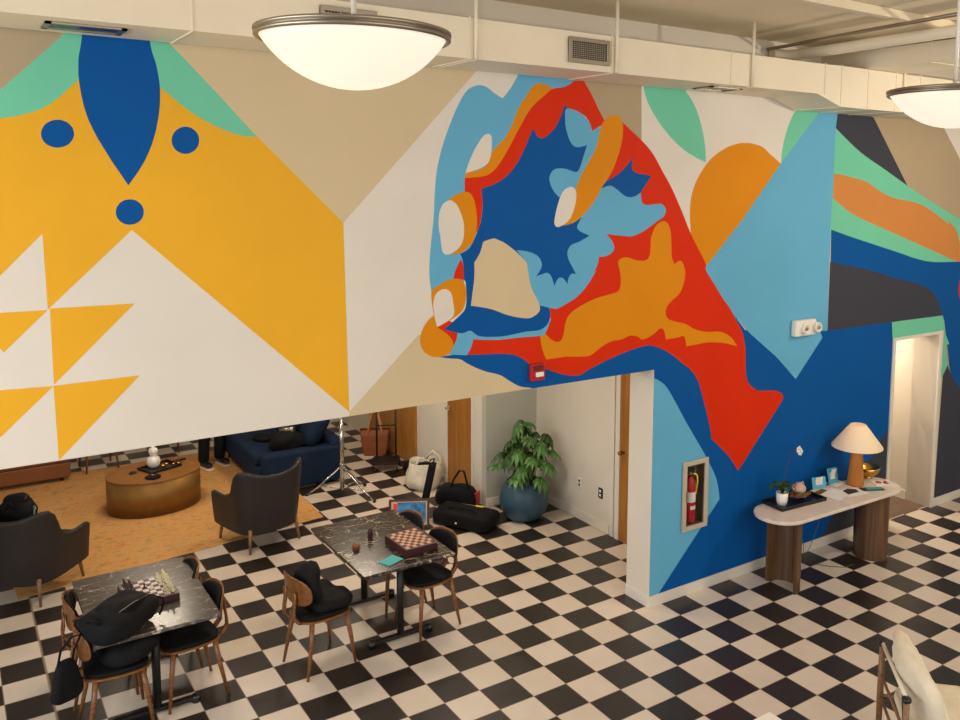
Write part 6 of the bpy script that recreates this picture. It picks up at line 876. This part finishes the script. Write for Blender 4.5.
# local x runs along the back rail towards the camera, local y points to the front of the seat (away to the right)
for x in (-.34, .34): MB().tube([(x, 0, 0), (x, 0, .40), (x, .0, .74)], [.018, .022, .020], 12).build('back_post', 'legwood', o)
for x in (-.34, .34): MB().blob((x, 0, .745), (.06, .06, .04), .8).build('leather_cap', 'blackplastic', o, label='black leather cap on the post')
for x in (-.34, .34): MB().tube([(x, .62, 0), (x, .60, .44)], [.018, .022], 12).build('front_leg', 'legwood', o)
b = MB(); b.tube([(-.34, 0, .75), (.34, 0, .75)], .014, 10); b.build('top_rail', 'cream', o, label='pale top rail')
for z in (.36, .52): MB().tube([(-.34, 0, z), (.34, 0, z)], .011, 8).build('stretcher', 'legwood', o)
for x in (-.34, .34): MB().tube([(x, 0, .36), (x, .62, .36)], .015, 8).build('side_rail', 'legwood', o)
b = MB()
for k in range(3): b.tube([(.26-.035*k, .01, .74), (.24-.035*k, .035, .36)], .005, 6)
b.build('straps', 'blackplastic', o)
def cush(x, y, z): return (x, y, z)
def drape(x, y, z):  # sheet-like cushion: x along the rail, y up the back
    k = noise.noise(Vector((x*3, y*3, 2)))*.035
    return (x, .17 - .20*(y/.5) + z + k + .10*abs(x), .62 + y)
MB().slab(selip(.74, .62, 3.4), .13, drape, rnd=1, puff=.25).build('back_cushion', 'cream', o, label='draped cream back cushion')
MB().slab(selip(.70, .62, 4), .14, lambda x, y, z: (x, .36+y, .44+z+noise.noise(Vector((x*4, y*4, 0)))*.01), rnd=.8, puff=.12).build('seat_cushion', 'cream', o)
o = thing('side_table', 'white square table, only its corner showing at the bottom edge', 'table', (-1.42, -1.95, 0))
MB().b2(-.35, .35, -.35, .35, .69, .72).build('tabletop', 'whiteplastic', o, .004)
for x in (-.31, .31):
    for y in (-.31, .31): MB().b2(x-.02, x+.02, y-.02, y+.02, 0, .69).build('leg', 'whiteplastic', o)

# ------------------------------------------------------------------ chess
def board(label, loc, rz, w_, l_, h_, a, c, z0=.752, open_=False):
    o = thing('chess_box', label, 'chess board', loc, rz)
    MB().b2(-w_/2, w_/2, -l_/2, l_/2, 0, h_).build('box', 'darkboard', o, .004)
    b = MB()
    for i in range(8):
        for j in range(8):
            x0 = -w_/2+.018+(w_-.036)*i/8; y0 = -l_/2+.018+(l_-.036)*j/8
            b.b2(x0, x0+(w_-.036)/8, y0, y0+(l_-.036)/8, h_-.001, h_+.0015, (i+j) % 2)
    b.build('squares', [a, c], o)
    MB().b2(-w_/2+.02, w_/2-.02, -l_/2-.006, -l_/2, .01, h_-.02).build('drawer', 'darkboard', o, .002)
    return o
board('open chess board set with pieces on the grey marble table', (-3.92, 2.05, .751), R(2), .36, .40, .06, 'squarelight', 'squaredark')
board('closed chess box with tan and brown squares on the black marble table', (-1.83, 1.79, .751), R(2), .31, .40, .065, 'squaretan', 'squarebrown')
def piece(name, h, crown):
    r = .014
    b = MB(); b.lathe([(.0001, 0), (r, 0), (r, .005), (r*.7, .010), (r*.42, h*.4), (r*.36, h*.65), (r*.7, h*.70), (r*.4, h*.74), (r*.62, h*.86), (r*.5, h*.96), (.0001, h)], n=14)
    if crown: b.lathe([(.0001, h-.002), (r*.25, h), (.0001, h+.008)], n=8)
    return b
ph = {}
for colr, mt in (('white', 'woodwhite'), ('black', 'darkwood')):
    for i in range(16):
        row, col = divmod(i, 8); kind = 'pawn' if row else ('tall', 'knight')[col in (1, 6)]
        h = .040 if row else (.058 if col in (0, 1, 6, 7, 2, 5) else .072)
        x = (.018+.324*(7-row+.5)/8 - .18) if colr == 'white' else (.018+.324*(row+.5)/8 - .18)
        if colr == 'white' and row and col == 3: x -= .08
        if colr == 'black' and row and col == 4: x += .08
        y = -.2+.018+.364*(col+.5)/8
        key = (colr, h)
        nm = 'chess_pawn' if row else 'chess_piece'
        lab = ('%s pawn standing on the chess board on the grey marble table' if row else '%s back row chess piece on the board on the grey marble table') % ('cream white' if colr == 'white' else 'dark brown')
        gp = '%s %s on the open chess board' % (colr, 'pawns' if row else 'back row pieces')
        c, s_ = math.cos(R(2)), math.sin(R(2)); loc = (-3.92+x*c-y*s_, 2.05+x*s_+y*c, .751+.062)
        if key in ph: p_ = ph[key].copy(); COL.objects.link(p_); p_.location = loc
        else: p_ = piece(nm, h, not row).build(nm, mt, loc=loc); ph[key] = p_
        p_.name = nm; tag(p_, lab, 'chess piece', gp)
tag(MB().box((0, 0, .0035), (.13, .17, .007)).build('booklet', 'tealcard', loc=(-2.11, 1.60, .751), rz=R(-68), bevel=.002), 'small teal leaflet near the front edge of the black marble table', 'leaflet')
b = MB(); b.lathe([(.0001, 0), (.022, 0), (.024, .07), (.016, .085), (.016, .1), (.0001, .1)], n=18); tag(b.build('salt_shaker', 'darkboard', loc=(-2.07, 2.12, .751)), 'small dark bottle standing in the middle of the black marble table', 'bottle')
b = MB(); b.lathe([(.0001, 0), (.03, 0), (.034, .03), (.03, .045), (.0001, .045)], n=18); tag(b.build('candle_cup', 'brownleather', loc=(-2.26, 1.99, .751)), 'small brown cup left of the dark bottle on the black marble table', 'cup')

# ------------------------------------------------------------------ person behind the header
def skin(name, V, E, mat, parent, sub=2):
    me = bpy.data.meshes.new(name); me.from_pydata([v[0] for v in V], E, []); me.materials.append(M[mat])
    o = bpy.data.objects.new(name, me); COL.objects.link(o); o.parent = parent
    s = o.modifiers.new('skin', 'SKIN'); s.use_smooth_shade = True
    for d, v in zip(me.skin_vertices[0].data, V): d.radius = (v[1], v[1] if len(v) < 3 else v[2])
    me.skin_vertices[0].data[0].use_root = True
    u = o.modifiers.new('sub', 'SUBSURF'); u.levels = u.render_levels = sub
    return o
p = thing('person', 'person in black trousers and sneakers standing between coffee table and navy sofa', 'person', (-2.15, 7.32, .006), R(-75))
# local +x is forward
V = [((0, 0, .93), .14, .15), ((0, 0, 1.12), .12, .14), ((.0, 0, 1.32), .12, .16), ((0, 0, 1.45), .07, .08), ((.01, 0, 1.53), .052), ((.02, 0, 1.60), .075), ((.02, 0, 1.69), .085), ((.015, 0, 1.75), .06),
     ((0, .17, 1.40), .06), ((.0, .23, 1.14), .043), ((.06, .24, .92), .032), ((.08, .24, .86), .036), ((0, -.17, 1.40), .06), ((.0, -.23, 1.14), .043), ((.06, -.24, .92), .032), ((.08, -.24, .86), .036),
     ((0, .095, .84), .09), ((.02, .11, .48), .058), ((-.01, .115, .10), .04), ((.02, .12, .05), .04), ((.15, .13, .03), .03), ((0, -.095, .84), .09), ((.02, -.11, .48), .058), ((-.01, -.115, .10), .04), ((.02, -.12, .05), .04), ((.15, -.13, .03), .03)]
E_ = [(0, 1), (1, 2), (2, 3), (3, 4), (4, 5), (5, 6), (6, 7), (3, 8), (8, 9), (9, 10), (10, 11), (3, 12), (12, 13), (13, 14), (14, 15), (0, 16), (16, 17), (17, 18), (18, 19), (19, 20), (0, 21), (21, 22), (22, 23), (23, 24), (24, 25)]
# five fingers on each hand
for s, hb in ((1, 11), (-1, 15)):
    hx, hy, hz = .08, s*.24, .86
    for k, (dx, dy, l) in enumerate(((.03, 0, .075), (.01, .004, .085), (-.01, .004, .078), (-.028, 0, .06))):
        i = len(V); V += [((hx+dx, hy+s*dy, hz-.03), .010), ((hx+dx+.004, hy, hz-.03-l*.55), .009), ((hx+dx+.012, hy-s*.01, hz-.03-l), .007)]; E_ += [(hb, i), (i, i+1), (i+1, i+2)]
    i = len(V); V += [((hx+.045, hy-s*.01, hz+.0), .011), ((hx+.062, hy-s*.02, hz-.04), .008)]; E_ += [(hb, i), (i, i+1)]
skin('body', V, E_, 'skin', p)
skin('trousers', [((0, 0, .96), .155, .165), ((0, 0, .90), .15, .16), ((0, .10, .82), .105), ((.02, .112, .48), .082), ((-.005, .118, .12), .078), ((0, .118, .07), .076), ((0, -.10, .82), .105), ((.02, -.112, .48), .082), ((-.005, -.118, .12), .078), ((0, -.118, .07), .076)], [(0, 1), (1, 2), (2, 3), (3, 4), (4, 5), (1, 6), (6, 7), (7, 8), (8, 9)], 'blackfab', p)
skin('jacket', [((0, 0, 1.0), .155, .175), ((0, 0, 1.15), .145, .165), ((0, 0, 1.33), .14, .18), ((0, 0, 1.44), .095, .1), ((0, .18, 1.40), .078), ((0, .238, 1.14), .06), ((.055, .245, .96), .048), ((0, -.18, 1.40), .078), ((0, -.238, 1.14), .06), ((.055, -.245, .96), .048)], [(0, 1), (1, 2), (2, 3), (3, 4), (4, 5), (5, 6), (3, 7), (7, 8), (8, 9)], 'blackfab', p)
for s in (-1, 1):
    sh = MB(); sh.blob((.06, s*.125, .05), (.29, .105, .10), .75, flat=.012-.012); sh.build('shoe', 'blackplastic', p)
    MB().blob((.065, s*.125, .012), (.30, .112, .024), .5).build('shoe_sole', 'whiteplastic', p, label='pale sneaker sole')
hb = MB(); hb.blob((-.005, 0, 1.70), (.22, .19, .22), .95, .015, 9, 2); hb.build('hair', 'hair', p)
f = MB()
for s in (-1, 1): f.blob((.098, s*.032, 1.665), (.02, .028, .012), 1, n=10, m=6)
f.build('eyes', 'whiteplastic', p); MB().blob((.113, 0, 1.635), (.04, .028, .05), .9, n=12, m=8).build('nose', 'skin', p)
MB().blob((.098, 0, 1.595), (.02, .05, .014), 1, n=12, m=6).build('mouth', 'pinkceramic', p)
for s in (-1, 1): MB().blob((.01, s*.092, 1.65), (.04, .02, .06), .9, n=12, m=8).build('ear', 'skin', p)

# ------------------------------------------------------------------ light
def area(loc, rot, sx, sy, power, col):
    l = bpy.data.lights.new('area_light', 'AREA'); l.shape = 'RECTANGLE'; l.size = sx; l.size_y = sy; l.energy = power; l.color = col
    o = bpy.data.objects.new('area_light', l); COL.objects.link(o); o.location = loc; o.rotation_euler = rot
def point(loc, power, col, r=.1):
    l = bpy.data.lights.new('point_light', 'POINT'); l.energy = power; l.color = col; l.shadow_soft_size = r
    o = bpy.data.objects.new('point_light', l); COL.objects.link(o); o.location = loc
WARM = (1, .87, .70)
for x, y in ((-3.746, -1.698), (-.208, -2.056), (3.4, -2.4)): point((x, y, 4.40), 240, WARM, .05)
point((2.76, .56, TZ+.55), 9, (1, .72, .42), .035)
# daylight from the windows at the left and behind the photographer
area((-9.0, -1.2, 3.4), (R(58), 0, R(-90)), 6, 2.6, 560, (.90, .95, 1))
area((-1, -8.0, 4.2), (R(62), 0, 0), 9, 2.5, 330, (1, .94, .86))
# unseen area lights added to brighten the lounge behind the header
for x, y in ((-3.2, 5.9), (-.9, 5.2), (-3.4, 3.0), (-.8, 2.6)):
    area((x, y, 2.86), (0, 0, 0), .6, .6, 38, (1, .86, .68))
area((4.25, 1.9, 2.45), (0, 0, 0), .5, .5, 42, (1, .84, .68))  # unseen light added to brighten the passage and its jamb
W = bpy.data.worlds.new('world'); scn.world = W; W.use_nodes = True
W.node_tree.nodes['Background'].inputs[0].default_value = (1, .95, .90, 1); W.node_tree.nodes['Background'].inputs[1].default_value = .6

# ------------------------------------------------------------------ camera
cam = bpy.data.cameras.new('camera'); co = bpy.data.objects.new('camera', cam); COL.objects.link(co)
cam.sensor_width = 36; cam.sensor_fit = 'HORIZONTAL'; cam.lens = 32.887; cam.shift_x = -.07046; cam.shift_y = -.08529; cam.clip_start = .05
rt, up, fw = [Vector(v) for v in CAMR]
m = Matrix((rt, up, -fw)).transposed().to_4x4(); m.translation = Vector(CAMC); co.matrix_world = m
scn.camera = co
scn.view_settings.view_transform = 'Standard'; scn.view_settings.look = 'None'; scn.view_settings.gamma = 1
scn.view_settings.use_curve_mapping = False; scn.view_settings.exposure = EXPO
